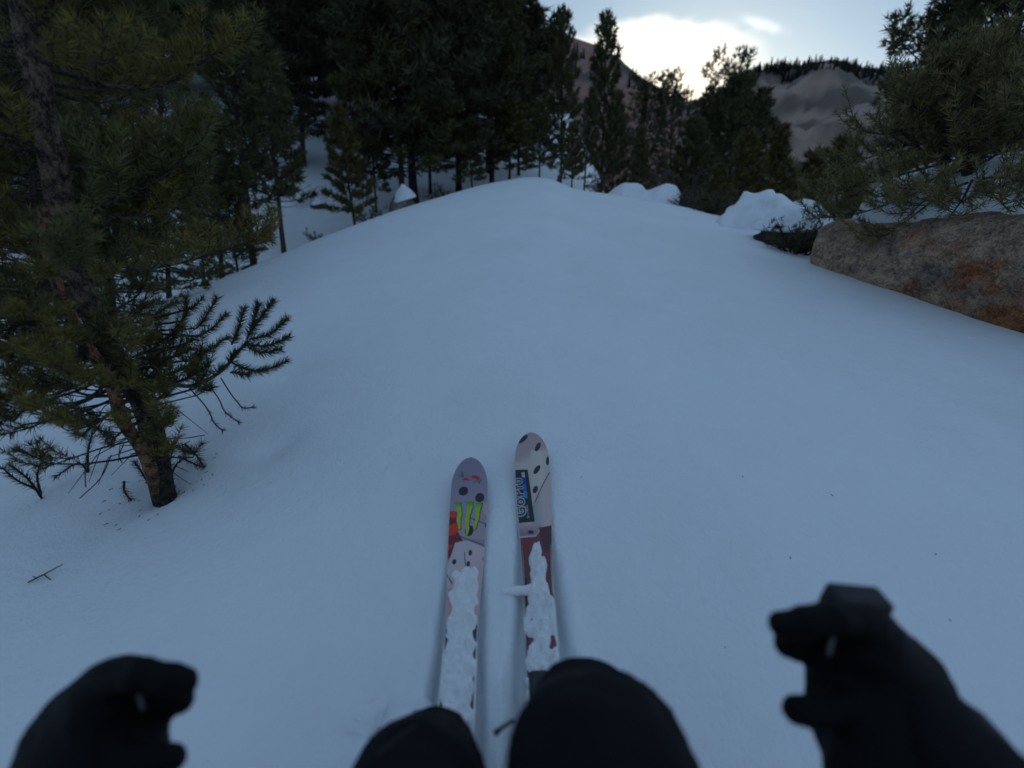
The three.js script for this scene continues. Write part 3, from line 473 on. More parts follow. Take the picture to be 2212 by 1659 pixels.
// small live branch tips sticking out of the snow by its foot
function sprig(px, py, label, list, seed) {
  const P = onSnow(px, py), R = rng(seed), g = thing('pine_sprig', label, 'pine sprig', P), nl = Math.hypot(P.x, P.z), n = [-P.x / nl, -P.z / nl];
  const T = (x, y) => { const s = sight(x, y), r = (P.x * n[0] + P.z * n[1]) / (s.x * n[0] + s.z * n[1]); return V(s.x * r - P.x, EYE + s.slope * r - P.y, s.z * r - P.z); };
  const w = new MB(), gr = new MB();
  for (const l of list) { const p = l.map((q) => T(...q)); w.tube(new THREE.CatmullRomCurve3(p).getPoints(6), [0.004, 0.004, 0.0035, 0.003, 0.003, 0.0025, 0.002], 5, [0.08, 0.06, 0.05]); shoot(gr, p.slice(-2).length > 1 ? p : p, 0.028, R, [[0.05, 0.055, 0.02], [0.09, 0.085, 0.025]], { per: 3, step: 0.0034, w: 0.0012, bias: 0.6 }); }
  mesh('stem', w.geo(), M.bark, g); mesh('needles', gr.geo(), M.needles, g);
}
sprig(318, 1046, 'short pine sprig bent against the front of the trunk foot', [[[322, 1046], [305, 1020], [292, 1000]], [[315, 1044], [335, 1018], [352, 996]]], 5);
sprig(372, 1030, 'short pine sprig at the right side of the trunk foot', [[[368, 1030], [382, 1002], [400, 988]], [[372, 1028], [366, 1000], [372, 975]]], 6);
sprig(88, 1078, 'pine sprig poking up out of the snow at the far left below the nearest pine', [[[92, 1080], [60, 1035], [22, 1005]], [[75, 1055], [40, 1040], [5, 1012]], [[88, 1070], [80, 1025], [95, 990]]], 1);
sprig(190, 1020, 'pine sprig leaning left out of the snow between the left sprig and the trunk', [[[192, 1024], [170, 1000], [120, 1030]], [[190, 1020], [190, 975], [200, 930]]], 2);
sprig(280, 1082, 'little green pine sprig hanging onto the snow in front of the trunk foot', [[[268, 1040], [268, 1060], [285, 1084]]], 3);
sprig(440, 1010, 'pine sprig lying on the snow right of the trunk foot', [[[385, 985], [415, 1000], [455, 1015]], [[400, 960], [425, 985], [440, 1010]]], 4);

// ------------------------------------------------------------------ boulders and snow mounds
const lichen = (x, y, z, base, patch) => {
  let c = mixc(base, base.map((q) => q * 0.6), smoothstep(fbm(x * 2.2, y * 2.2, z * 2.2, 4), 0, 0.35));
  c = mixc(c, [0.23, 0.22, 0.205], smoothstep(fbm(x * 3.1 + 5, y * 3.1, z * 3.1, 4), 0.05, 0.3) * 0.7);
  const f = 0.72 + 0.6 * clamp(fbm(x * 16, y * 16, z * 16, 3) + 0.5, 0, 1); c = c.map((q) => q * f);
  if (patch) c = mixc(c, [0.46, 0.15, 0.03], clamp(smoothstep(fbm(x * 4, y * 4, z * 4, 5) + patch(x, y, z), 0.02, 0.42), 0, 0.85));
  return c;
};
{ // the big boulder at the right
  const A = onSnow(1742, 566), B = onSnow(2200, 716), P = V((A.x + B.x) / 2, ground((A.x + B.x) / 2, (A.z + B.z) / 2), (A.z + B.z) / 2);
  const root = thing('boulder', 'big tan granite boulder with orange lichen and a thick snow cap at the right', 'boulder', P), far = A.clone().sub(P), near = B.clone().sub(P);
  const ax = far.clone().sub(near).setY(0).normalize(), out = V(ax.z, 0, -ax.x); if (out.x > 0) out.negate(); // out: towards the slope
  const U = (x, z) => x * ax.x + z * ax.z, W = (x, z) => -(x * out.x + z * out.z), uFar = U(far.x, far.z), uNear = -2.6;
  const topY = (u) => lerp(0.40, 0.28, smoothstep(u, -0.6, uFar)) + (EYE - 0.47 - P.y) - 0.30 + 0.19;
  const rockF = (x, y, z) => {
    const u = U(x, z), w = W(x, z), top = topY(u), du = Math.max(uNear - u, u - uFar), dw = Math.max(-w - 0.04 * smoothstep(y, -0.2, 0.3) + 0.10 * Math.pow(Math.max(0, (y - top + 0.3) / 0.3), 2), w - 2.3), dy = Math.max(y - top - 0.05 * n3(u * 1.1, 3, w), -1.2 - y);
    const q = [du + 0.1, dw + 0.1, dy + 0.1], d = Math.min(Math.max(...q), 0) + Math.hypot(...q.map((k) => Math.max(k, 0))) - 0.1;
    const crack = Math.max(0, 0.05 - Math.abs(fbm(x * 1.3 + 7, y * 1.6, z * 1.3, 3))) * 0.9, ledge = 0.03 * Math.abs(fbm(x * 2.6, y * 5 + x, z * 2.6, 3));
    return d + 0.055 * fbm(x * 1.7, y * 1.9, z * 1.7, 3) + 0.03 * fbm(x * 6, y * 7, z * 6, 4) + crack + ledge;
  };
  const lo = V(-2.6, -1.25, -3.2), hi = V(4.2, 1.4, 3.6);
  mesh('rock', boxUV(field(lo, hi, 0.038, rockF, (x, y, z) => lichen(x, y, z, [0.64, 0.45, 0.32], (x, y, z) => { const u = U(x, z); return -0.06 + 0.62 * Math.exp(-(((u - uFar * -0.78) / 0.42) ** 2)) * smoothstep(0.28 - y - 0.2 * n3(x * 3, 1, z * 3), -0.25, 0.4); }))), M.rock, root);
  const capF = (x, y, z) => { const u = U(x, z), w = W(x, z), top = topY(u), du = Math.max(uNear - u, u - uFar + 0.14), dw = Math.max(0.10 - w + 0.1 * fbm(u * 1.6, 2, 0, 3), w - 2.2), hgt = 0.34 + 0.10 * fbm(u * 0.9 + 4, w * 0.9, 1, 3) + 0.07 * smoothstep(w, 0, 1), dy = Math.max(y - top - hgt * smoothstep(w, -0.05, 0.5), top - 0.3 - y); const q = [du + 0.16, dw + 0.16, dy + 0.13]; return Math.min(Math.max(...q), 0) + Math.hypot(...q.map((k) => Math.max(k, 0))) - 0.15; };
  mesh('snow_cap', boxUV(field(lo, hi, 0.05, capF)), M.snow, root);
}
function mound(px, py, r, w, h, d, label, sink = 0.4, seed = 1, skew = 0) {
  const P = snowAt(px, py, r), m = field(V(-w, -h, -d).multiplyScalar(1.35), V(w, h, d).multiplyScalar(1.35), Math.max(0.03, w / 22), (x, y, z) => (Math.hypot((x - skew * y) / w, y / h, z / d) - 1) * Math.min(w, h, d) * 0.8 + 0.34 * w * fbm(x * 1.1 / w + seed, y / h, z / d, 3));
  const o = mesh('snow_mound', boxUV(m), M.snow); o.position.copy(P).add(V(0, -h * sink, 0)); o.rotation.y = -Math.atan2(P.x, -P.z);
  return tag(o, label, 'snow mound');
}
{ // the two humps behind the crest, one drift with a crease between them
  const P = snowAt(1395, 415, 11.6), az = Math.atan2(P.x, -P.z), q = [[-0.42, 0.0, 0.44, 0.36, 0.8], [0.1, -0.06, 0.3, 0.2, 0.7], [0.40, 0.0, 0.36, 0.33, 0.7], [-0.95, -0.1, 0.4, 0.14, 0.7]];
  const g = field(V(-1.6, -0.4, -1.1), V(1.1, 0.7, 1.1), 0.035, (x, y, z) => { let d = 9; for (const [cx, cy, w, h, l] of q) d = sm(d, (Math.hypot((x - cx - 0.12 * y) / w, (y - cy) / h, z / l) - 1) * h, 0.12); return d + 0.12 * fbm(x * 1.9, y * 2.2, z * 1.9, 3); });
  const o = mesh('snow_mound', boxUV(g), M.snow); o.position.copy(P); o.rotation.y = -az; tag(o, 'snow drift of two soft humps just behind the right end of the crest', 'snow mound');
}
mound(1655, 480, 7.2, 0.72, 0.62, 1.0, 'tall white snow pillow left of the big boulder', 0.32, 7, -0.1);
function rock(px, py, r, w, h, d, label, base, cap, seed, turn = 0) {
  const P = snowAt(px, py, r), g = thing('boulder', label, 'boulder', P); g.rotation.y = turn - Math.atan2(P.x, -P.z);
  const F = (x, y, z) => { const pt = 1 - 0.35 * clamp(y / h, 0, 1); return (Math.hypot(x / (w * pt), y / h, z / (d * pt)) - 1) * Math.min(w, h, d) * 0.8 + 0.16 * Math.min(w, h) * fbm(x * 1.6 / w + seed, y * 1.4 / h, z * 1.6 / d, 4); };
  mesh('rock', boxUV(field(V(-w, -h, -d).multiplyScalar(1.3), V(w, h, d).multiplyScalar(1.3), w / 22, F, (x, y, z) => lichen(x + seed, y, z, base))), M.rock, g);
  mesh('snow_cap', boxUV(field(V(-w, -h, -d).multiplyScalar(1.35), V(w, h * 1.2, d).multiplyScalar(1.35), w / 22, (x, y, z) => Math.max(F(x - cap[0] * 0.3, y - cap[1], z) - 0.02, cap[2] * h - y + cap[0] * x, -(F(x, y, z) + 0.03)))), M.snow, g);
}
rock(870, 446, 12.2, 0.36, 0.52, 0.45, 'grey pointed boulder capped with snow just behind the left side of the knoll', [0.34, 0.33, 0.30], [0.25, 0.06, 0.5], 3);
mound(652, 440, 15.6, 0.75, 0.5, 0.7, 'snow hump at the foot of the wood left of the young olive pine', 0.2, 8);
rock(684, 434, 14.9, 0.2, 0.22, 0.2, 'small dark stone showing at the right end of the snow hump below the wood', [0.12, 0.12, 0.125], [0.2, 0.05, 0.3], 8);
rock(1735, 432, 11.5, 0.62, 0.50, 0.7, 'reddish brown boulder topped with snow behind the snow pillow', [0.16, 0.095, 0.08], [0.1, 0.16, 0.4], 12);
rock(1692, 540, 5.75, 0.34, 0.26, 0.3, 'dark brown rock under the snow lip left of the big boulder', [0.075, 0.05, 0.045], [0, 0.1, 0.5], 31);
rock(1690, 405, 13, 0.5, 0.4, 0.6, 'small snow-topped stone left of and behind the reddish boulder', [0.10, 0.07, 0.065], [0.1, 0.2, 0.2], 15);

// ------------------------------------------------------------------ bushes, the olive pine over the boulder, dead wood
function bush(px, py, r, h, w, label, pal, seed, o = {}) {
  const P = o.at ?? snowAt(px, py, r), g = thing('shrub', label, 'shrub', P), R = rng(seed), wd = new MB(), gr = new MB();
  for (let i = 0; i < (o.n ?? 26); i++) {
    const a = R() * 6.28, d = V(Math.cos(a) * w, h * (0.35 + 0.7 * R()), Math.sin(a) * w), c = V((R() - 0.5) * w * 0.5, 0, (R() - 0.5) * w * 0.5), p = [c, c.clone().addScaledVector(d, 0.5).add(V(0, 0.05 * h, 0)), c.clone().add(d)].map((q) => q.add(V(o.lean ? o.lean * q.y : 0, -0.03, 0)));
    wd.tube(p, [0.012, 0.008, 0.003].map((k) => k * (o.stem ?? 1)), 4, o.wood ?? [0.07, 0.055, 0.05]);
    if (pal) for (let k = 0; k < (o.shoots ?? 3); k++) { const q = p[1].clone().lerp(p[2], k / (o.shoots ?? 3)), e = q.clone().add(rdir(R).multiplyScalar(0.12 * h + 0.04)).add(V(0, 0.05, 0)); shoot(gr, [q, q.clone().lerp(e, 0.5), e], o.needle ?? 0.06, R, pal, { step: 0.016, per: 3, w: o.nw ?? 0.004, endN: 8 }); }
    else for (let k = 0; k < 5; k++) { const q = p[0].clone().lerp(p[2], 0.3 + 0.14 * k), e = q.clone().add(rdir(R).multiplyScalar(0.28 * h)); wd.tube([q, e], [0.006, 0.002], 3, o.wood); }
  }
  mesh('stems', wd.geo(), M.bark, g); if (pal) mesh('needles', gr.geo(), M.needles, g);
}
bush(682, 492, 11.6, 0.34, 0.16, 'small dark pine seedling alone on the snow left of the young olive pine', PAL.dark, 21, { n: 9, lean: -0.3 });
bush(940, 432, 12.6, 0.34, 0.22, 'thin dark shrub on the snow between the grey boulder and the dark trunk', PAL.dark, 22, { n: 8 });
bush(960, 428, 13.6, 0.6, 0.3, 'sparse twiggy shrub beside the dark trunk behind the knoll', PAL.black, 28, { n: 6, shoots: 2 });
bush(1530, 452, 9.3, 0.42, 0.36, 'dark needled shrub at the right end of the crest, left of the snow pillow', PAL.black, 23, { n: 24 });
bush(1478, 436, 10.7, 0.42, 0.3, 'low bare twigs at the right foot of the two-humped snow drift', null, 41, { n: 16, wood: [0.12, 0.09, 0.085] });
bush(1398, 402, 12.3, 0.5, 0.28, 'dark twiggy shrub showing over the crease of the two-humped drift', PAL.black, 42, { n: 12 });
bush(1285, 408, 12.2, 0.5, 0.3, 'dark twiggy shrub left of the two-humped drift behind the crest', PAL.dark, 43, { n: 14 });
bush(1488, 425, 12.5, 1.05, 0.62, 'grey leafless bush behind the snow mounds', null, 24, { n: 34, wood: [0.22, 0.17, 0.165], lean: -0.35 });
{ const P = onSnow(1700, 545); bush(0, 0, 0, 0.34, 0.26, 'dark shadowed shrub wedged between the snow and the left end of the big boulder', PAL.black, 25, { at: P.add(V(0.12, -0.03, -0.05)), n: 34, needle: 0.045 }); }
{ const P = onSnow(1640, 492); bush(0, 0, 0, 0.2, 0.2, 'small dark twigs sticking from the snow at the foot of the snow pillow', PAL.dark, 26, { at: P, n: 14, needle: 0.035, nw: 0.003 }); }
bush(800, 470, 12.8, 0.55, 0.4, 'dark low shrub right of the bare reddish stem behind the knoll', PAL.dark, 27, { n: 18 });
{ // the olive pine whose branches hang over the boulder
  const P = snowAt(2100, 480, 4.75), g = thing('pine_tree', 'olive pine behind the big boulder with branches drooping over its snow cap', 'pine tree', P), R = rng(909), nl = Math.hypot(P.x, P.z), n = [-P.x / nl, -P.z / nl];
  const T = (x, y, dz = 0) => { const s = sight(x, y), r = (P.x * n[0] + P.z * n[1] + dz) / (s.x * n[0] + s.z * n[1]); return V(s.x * r - P.x, EYE + s.slope * r - P.y, s.z * r - P.z); };
  const axis = new THREE.CatmullRomCurve3([V(0.1, -0.5, 0), T(2098, 400), T(2078, 320), T(2056, 240), T(2044, 195)]), tp = axis.getPoints(30), t = new MB();
  t.tube(tp, tp.map((_, k) => lerp(0.06, 0.012, k / 30)), 10, () => [0.13, 0.10, 0.085].map((c) => c * (0.7 + 0.6 * R())), 0.2); mesh('trunk', t.geo(), M.bark, g);
  const pal = [[0.115, 0.10, 0.036], [0.185, 0.15, 0.05]], o = { wood: [0.10, 0.08, 0.07], needle: 0.062, w: 0.0034, step: 0.011, per: 3, len: 0.22, every: 0.05, from: 0.2, endN: 8 };
  for (const l of [[[2090, 360], [1980, 420], [1850, 455], [1745, 470]], [[2085, 340], [1960, 370], [1850, 400], [1770, 420]], [[2090, 380], [2010, 440], [1930, 490], [1880, 525]], [[2075, 310], [1960, 320], [1870, 345], [1810, 360]], [[2070, 290], [1980, 280], [1910, 285], [1860, 275]], [[2060, 250], [1990, 235], [1940, 215]], [[2085, 330], [2150, 330], [2210, 300], [2260, 310]], [[2070, 280], [2140, 260], [2220, 240]], [[2095, 380], [2150, 430], [2200, 425], [2250, 440]], [[2060, 250], [2110, 200], [2160, 170]], [[2095, 390], [2110, 440], [2090, 480]], [[2085, 350], [2000, 390], [1930, 425]]]) {
    const dz = (R() - 0.1) * 0.7, p = l.map((q, i) => T(q[0], q[1] + (i ? (R() - 0.5) * 16 : 0), dz * i / (l.length - 1) + (i ? 0.05 : 0)));
    branchWith(g, p, 0.010, R, pal, { ...o, shoots: Math.round(new THREE.CatmullRomCurve3(p).getLength() / 0.04) });
  }
  for (const l of [[[2110, 400], [2145, 420], [2180, 455]], [[2100, 390], [2080, 430], [2050, 470]], [[2120, 385], [2180, 385], [2240, 400]], [[2090, 395], [2010, 425], [1960, 470]]]) { const p = l.map((q, i) => T(q[0], q[1], 0.3 + 0.3 * i)); branchWith(g, p, 0.009, R, pal, { ...o, shoots: 13 }); }
  for (let i = 0; i < 24; i++) { const s = lerp(0.25, 0.98, (i + R()) / 24), O = axis.getPoint(s), a = R() * 6.28, L = lerp(0.7, 0.25, s) * (0.6 + 0.6 * R()), d = V(Math.cos(a), 0.25 * R(), Math.sin(a)); branchWith(g, [O, O.clone().addScaledVector(d, L * 0.5), O.clone().addScaledVector(d, L).add(V(0, 0.1, 0))], 0.012, R, pal, { ...o, shoots: 17 }); }
}
{ // the leaning dead snag
  const P = snowAt(1210, 400, 13), g = thing('dead_tree', 'bare grey snag leaning right in front of the dark wood above the knoll', 'dead tree', P), s = sight(1270, 252), r = 13, w = new MB(), tip = V(s.x * r, EYE + s.slope * r, s.z * r).sub(P), R = rng(31);
  w.tube([V(-0.15, -0.2, 0), tip.clone().multiplyScalar(0.4).add(V(-0.08, 0, 0)), tip.clone().multiplyScalar(0.75), tip], [0.06, 0.045, 0.03, 0.01], 7, [0.2, 0.15, 0.12]);
  mesh('trunk', w.geo(), M.bark, g);
  for (let i = 0; i < 9; i++) { const m = new MB(), q = tip.clone().multiplyScalar(0.35 + 0.065 * i); m.tube([q, q.clone().add(V(0.12 * (i % 2 ? 1 : -0.8), -0.16 - 0.1 * R(), 0.1 * (R() - 0.5)))], [0.012, 0.004], 4, [0.18, 0.14, 0.115]); mesh('branch', m.geo(), M.bark, g); }
}
{ // a twig and bits of bark lying on the open snow
  const R = rng(61), P = onSnow(98, 1248), w = new MB();
  w.tube([V(-0.03, 0.003, 0.02), V(0.0, 0.012, 0), V(0.03, 0.02, -0.03)], [0.0022, 0.002, 0.0013], 5, [0.09, 0.06, 0.045]); w.tube([V(0, 0.012, 0), V(0.028, 0.004, 0.012)], [0.0018, 0.001], 5, [0.09, 0.06, 0.045]); w.tube([V(-0.012, 0.009, 0.01), V(-0.035, 0.006, 0.0)], [0.0015, 0.001], 4, [0.09, 0.06, 0.045]);
  const o = mesh('twig', w.geo(), M.bark); o.position.copy(P); tag(o, 'little forked dead twig lying on the open snow at the left', 'twig');
  const b = new MB();
  for (let i = 0; i < 14; i++) { const px = lerp(60, 2150, R()), py = lerp(560, 1500, Math.pow(R(), 0.8)); if (px < 460 && py < 1000) continue; const q = onSnow(px, py); if (Math.hypot(q.x, q.z) < 0.9 && Math.abs(q.x) < 0.2) continue; const a = R() * 6.28, l = 0.003 + 0.006 * R(); b.tube([q.clone().add(V(0, 0.001, 0)), q.clone().add(V(Math.cos(a) * l, 0.003, Math.sin(a) * l))], [0.0012, 0.0008], 4, [0.16, 0.14, 0.12]); }
  for (let i = 0; i < 45; i++) { const a = R() * 6.28, d = 0.04 + 0.16 * Math.pow(R(), 1.4), x = PINE.x + Math.cos(a) * d, z = PINE.z + Math.sin(a) * d, t = R() * 6.28, l = 0.004 + 0.014 * R(), y = ground(x, z); b.tube([V(x, y + 0.001, z), V(x + Math.cos(t) * l, y + 0.003, z + Math.sin(t) * l)], [0.0013, 0.0007], 4, [0.10, 0.08, 0.06]); }
  tag(mesh('needle_litter', b.geo(), M.bark), 'scattered specks of fallen needles and bark on the snow', 'litter', null, 'stuff');
}

// ------------------------------------------------------------------ skis
function canvas(w, h, draw) { const c = document.createElement('canvas'); c.width = w; c.height = h; draw(c.getContext('2d')); const t = new THREE.CanvasTexture(c); t.colorSpace = THREE.SRGBColorSpace; t.anisotropy = 8; return t; }
// the top sheets are drawn 2 mm... 1500 px per metre along, across from -0.066 to 0.066
const PPM = 1500, TW = 208, TH = 1500;
function print(draw) { return canvas(TW, TH, (c) => { const X = (a) => (a + 0.066) / 0.132 * TW, Y = (s) => s * PPM; draw(c, X, Y); }); }
const blob = (c, x, y, rx, ry, rot = 0) => { c.beginPath(); c.ellipse(x, y, rx, ry, rot, 0, 6.2832); c.fill(); };
const poly = (c, pts) => { c.beginPath(); pts.forEach(([x, y], i) => i ? c.lineTo(x, y) : c.moveTo(x, y)); c.closePath(); c.fill(); };
function claw(c, X, Y, x0, x1, s0, s1, flip) { // one ragged vertical stroke, wide at the head and torn to a point
  const R = rng(Math.round(x0 * 9999 + 77)), Lp = [], Rp = [], n = 16;
  for (let i = 0; i <= n; i++) { const t = i / n, cx = lerp(x0, x1, t) + Math.sin(t * 9 + x0 * 70) * 0.0016, w = (0.0082 * (1 - 0.6 * t)) * (t > 0.96 ? 0.2 : 1), j = () => (R() - 0.5) * 0.0024; Lp.push([X(cx - w + j()), Y(lerp(s0, s1, t))]); Rp.unshift([X(cx + w + j()), Y(lerp(s0, s1, t))]); }
  Lp[0] = [X(x0 - 0.017), Y(s0 - 0.004)]; Lp[1] = [X(x0 - 0.009), Y(s0 + 0.008)]; Rp[Rp.length - 1] = [X(x0 + 0.008), Y(s0 - 0.006)];
  const path = [...Lp, ...Rp];
  c.fillStyle = '#16210f'; poly(c, path.map(([x, y]) => [x + 3, y + 3]));
  const g = c.createLinearGradient(0, Y(s0), 0, Y(s1)); g.addColorStop(0, '#5fa52a'); g.addColorStop(0.2, '#9ccc1e'); g.addColorStop(1, '#b2c81e'); c.fillStyle = g; poly(c, path);
}
const printLeft = print((c, X, Y) => {
  const R = rng(8); c.fillStyle = '#a08fa0'; c.fillRect(0, 0, TW, TH);
  let g = c.createLinearGradient(0, 0, TW, Y(0.4)); g.addColorStop(0, '#8d8294'); g.addColorStop(0.5, '#a294a4'); g.addColorStop(1, '#c2a6a4'); c.fillStyle = g; c.fillRect(0, 0, TW, Y(0.33));
  // scratchy grey and red lettering across the tip
  c.save(); c.translate(X(0), Y(0.083)); c.rotate(0.32); c.font = 'bold 46px serif'; c.textAlign = 'center'; c.fillStyle = '#5d6068'; c.fillText('X', -44, 6); c.fillText('N', 46, 20);
  c.strokeStyle = '#4a4e58'; c.lineWidth = 2; for (let i = 0; i < 70; i++) { const x = (R() - 0.5) * 120, y = (R() - 0.5) * 34 + x * 0.05; c.globalAlpha = 0.3 + 0.5 * R(); c.beginPath(); c.moveTo(x, y); c.lineTo(x + 5 + 8 * R(), y + 12 * R()); c.stroke(); } c.globalAlpha = 1;
  c.fillStyle = '#c42530'; poly(c, [[-36, 20], [-18, 2], [-4, 10], [4, 24], [-10, 18], [-20, 24]]); poly(c, [[2, -18], [20, -26], [44, -20], [52, -10], [30, -4], [14, -4]]); c.restore();
  c.fillStyle = '#1a1b24'; blob(c, X(-0.018), Y(0.141), 23, 31, 0.1); blob(c, X(0.033), Y(0.172), 22, 31, 0.1);
  // red field and seams lower left
  c.fillStyle = '#7a1f1f'; poly(c, [[0, Y(0.225)], [X(-0.036), Y(0.235)], [X(-0.03), Y(0.30)], [X(-0.01), Y(0.335)], [X(-0.03), Y(0.37)], [0, Y(0.41)]]);
  c.fillStyle = '#e0381c'; blob(c, X(-0.043), Y(0.243), 20, 22); poly(c, [[0, Y(0.285)], [X(-0.027), Y(0.275)], [X(-0.022), Y(0.30)], [X(-0.034), Y(0.315)], [0, Y(0.32)]]); poly(c, [[0, Y(0.35)], [X(-0.036), Y(0.345)], [0, Y(0.38)]]);
  c.fillStyle = '#c9aaa6'; poly(c, [[X(0.045), Y(0.195)], [TW, Y(0.2)], [TW, Y(0.26)], [X(0.043), Y(0.24)]]);
  c.strokeStyle = '#5b5563'; c.lineWidth = 6; c.beginPath(); c.moveTo(X(-0.01), Y(0.25)); c.lineTo(X(0.06), Y(0.285)); c.stroke(); c.beginPath(); c.moveTo(X(-0.022), Y(0.32)); c.lineTo(X(0.062), Y(0.355)); c.stroke();
  c.fillStyle = '#1d1e28'; blob(c, X(0.006), Y(0.303), 19, 26, 0.1); blob(c, X(0.055), Y(0.285), 8, 12, 0.2);
  claw(c, X, Y, -0.030, -0.022, 0.196, 0.300); claw(c, X, Y, 0.004, -0.002, 0.194, 0.318); claw(c, X, Y, 0.033, 0.022, 0.198, 0.302);
  // pale panel with small spots
  g = c.createLinearGradient(0, Y(0.34), TW, Y(0.46)); g.addColorStop(0, '#c9bec2'); g.addColorStop(0.5, '#d4c0c2'); g.addColorStop(1, '#dba8aa'); c.fillStyle = g; poly(c, [[X(-0.045), Y(0.40)], [X(-0.032), Y(0.34)], [X(0.0), Y(0.333)], [X(0.058), Y(0.36)], [TW, Y(0.37)], [TW, Y(1)], [0, Y(1)], [0, Y(0.42)]]);
  c.fillStyle = '#22232d'; blob(c, X(0.012), Y(0.372), 8, 13); blob(c, X(-0.03), Y(0.398), 9, 12); blob(c, X(0.008), Y(0.405), 8, 12); blob(c, X(0.05), Y(0.39), 6, 10);
  c.lineWidth = 4; c.strokeStyle = '#22232d'; c.beginPath(); c.moveTo(0, Y(0.405)); c.lineTo(X(-0.03), Y(0.46)); c.stroke(); c.lineWidth = 3; c.beginPath(); c.moveTo(X(-0.004), Y(0.37)); c.lineTo(X(0.002), Y(0.42)); c.stroke();
  c.fillStyle = '#d0a0a2'; c.fillRect(0, Y(0.47), X(-0.02), Y(0.1)); c.fillStyle = '#3a3034'; c.fillRect(0, Y(0.56), TW, Y(0.5));
});
const printRight = print((c, X, Y) => {
  let g = c.createLinearGradient(0, 0, TW, Y(0.2)); g.addColorStop(0, '#b09a9c'); g.addColorStop(0.45, '#b8a29f'); g.addColorStop(0.6, '#d3c1b4'); g.addColorStop(1, '#cbbab4'); c.fillStyle = g; c.fillRect(0, 0, TW, TH);
  g = c.createLinearGradient(X(-0.01), 0, TW, 0); g.addColorStop(0, '#c6c2b4'); g.addColorStop(0.5, '#d8cabd'); g.addColorStop(1, '#c9b3b2'); c.fillStyle = g; c.fillRect(X(-0.005), Y(0.08), TW, Y(0.2));
  g = c.createLinearGradient(X(0), 0, TW, 0); g.addColorStop(0, '#a8a6a6'); g.addColorStop(0.4, '#cdbcb6'); g.addColorStop(1, '#dcb4b0'); c.fillStyle = g; poly(c, [[X(0.05), Y(0.2)], [TW, Y(0.19)], [TW, Y(0.42)], [X(-0.01), Y(0.42)], [X(-0.004), Y(0.33)]]);
  c.fillStyle = '#23232c'; blob(c, X(-0.028), Y(0.028), 13, 34, 0.75); blob(c, X(0.021), Y(0.064), 12, 34, 0.35); blob(c, X(0.051), Y(0.132), 8, 34, 0.08); blob(c, X(0.014), Y(0.178), 13, 36, 0.4); blob(c, X(0.006), Y(0.272), 12, 24, 0.3);
  c.strokeStyle = '#4a464c'; c.lineWidth = 5; c.beginPath(); c.moveTo(X(0.055), Y(0.19)); c.lineTo(X(0.002), Y(0.322)); c.stroke();
  // the dark sticker: lettering runs up the ski, blue squares beside it
  c.save(); c.fillStyle = '#15161c'; c.beginPath(); c.moveTo(X(-0.062), Y(0.178)); c.lineTo(X(-0.016), Y(0.178)); c.lineTo(X(-0.001), Y(0.39)); c.lineTo(X(-0.047), Y(0.394)); c.closePath(); c.fill();
  c.translate(X(-0.041), Y(0.372)); c.rotate(-Math.PI / 2 - 0.075); c.scale(1.18, 1); c.font = 'bold 66px sans-serif'; c.lineWidth = 7; c.strokeStyle = '#c9cdd4'; c.fillStyle = '#3a3d46'; c.strokeText('GoPro', 0, 24, 232); c.fillText('GoPro', 0, 24, 232); c.restore();
  c.save(); c.translate(X(-0.012), Y(0.386)); c.rotate(-0.066);
  const sq = (y, h, col) => { c.fillStyle = col; c.fillRect(-20, -y * PPM, 17, h * PPM); };
  sq(0.196, 0.026, '#a8b0c0'); sq(0.168, 0.030, '#16349c'); sq(0.138, 0.026, '#1466b8'); sq(0.110, 0.030, '#1583c8'); c.rotate(-Math.PI / 2); c.font = 'bold 14px sans-serif'; c.fillStyle = '#b4b9c2'; c.fillText('Be a HERO.', 14, -6, 108); c.restore();
  // darker red field beyond the joint
  g = c.createLinearGradient(0, Y(0.39), 0, Y(0.43)); g.addColorStop(0, '#c9b4ae'); g.addColorStop(1, '#9c7f84'); c.fillStyle = g; poly(c, [[0, Y(0.395)], [X(0.02), Y(0.40)], [X(0.0), Y(0.435)], [0, Y(0.44)]]);
  c.fillStyle = '#7d3b44'; poly(c, [[TW, Y(0.395)], [X(0.02), Y(0.41)], [X(0.0), Y(0.44)], [0, Y(0.445)], [0, Y(1)], [TW, Y(1)]]); c.fillStyle = '#8c2a2c'; poly(c, [[0, Y(0.46)], [X(-0.025), Y(0.455)], [X(-0.04), Y(0.53)], [0, Y(0.53)]]); c.fillStyle = '#5c2c38'; poly(c, [[X(0.01), Y(0.41)], [TW, Y(0.40)], [TW, Y(0.47)], [X(0.02), Y(0.49)]]);
  c.fillStyle = '#1e1e26'; blob(c, X(-0.014), Y(0.425), 13, 9, 0.1);
  c.save(); c.translate(X(0.045), Y(0.66)); c.rotate(-Math.PI / 2); c.font = 'bold 20px sans-serif'; c.fillStyle = '#9a8d92'; for (let i = 0; i < 3; i++) c.fillText('| | | | |', i * 110, 0); c.restore();
  c.fillStyle = '#2b2a2e'; c.fillRect(0, Y(0.56), X(-0.03), Y(0.5));
});
const skiW = (s) => { const tip = Math.sqrt(Math.max(0, 1 - Math.pow(Math.max(0, 1 - s / 0.10), 2.0))); return lerp(0.0575, 0.036, smoothstep(s, 0.12, 0.62)) * (s < 0.10 ? tip : 1) + 0.011 * smoothstep(s, 1.1, 1.7); };
const OFF = 0.062, LEN = 1.72, skiLift = (s) => 0.006 + 0.055 * Math.pow(Math.max(0, 1 - s / 0.34), 2.0) - 0.012 * smoothstep(s, 0.3, 0.62) + 0.02 * smoothstep(s, 0.95, 1.3);
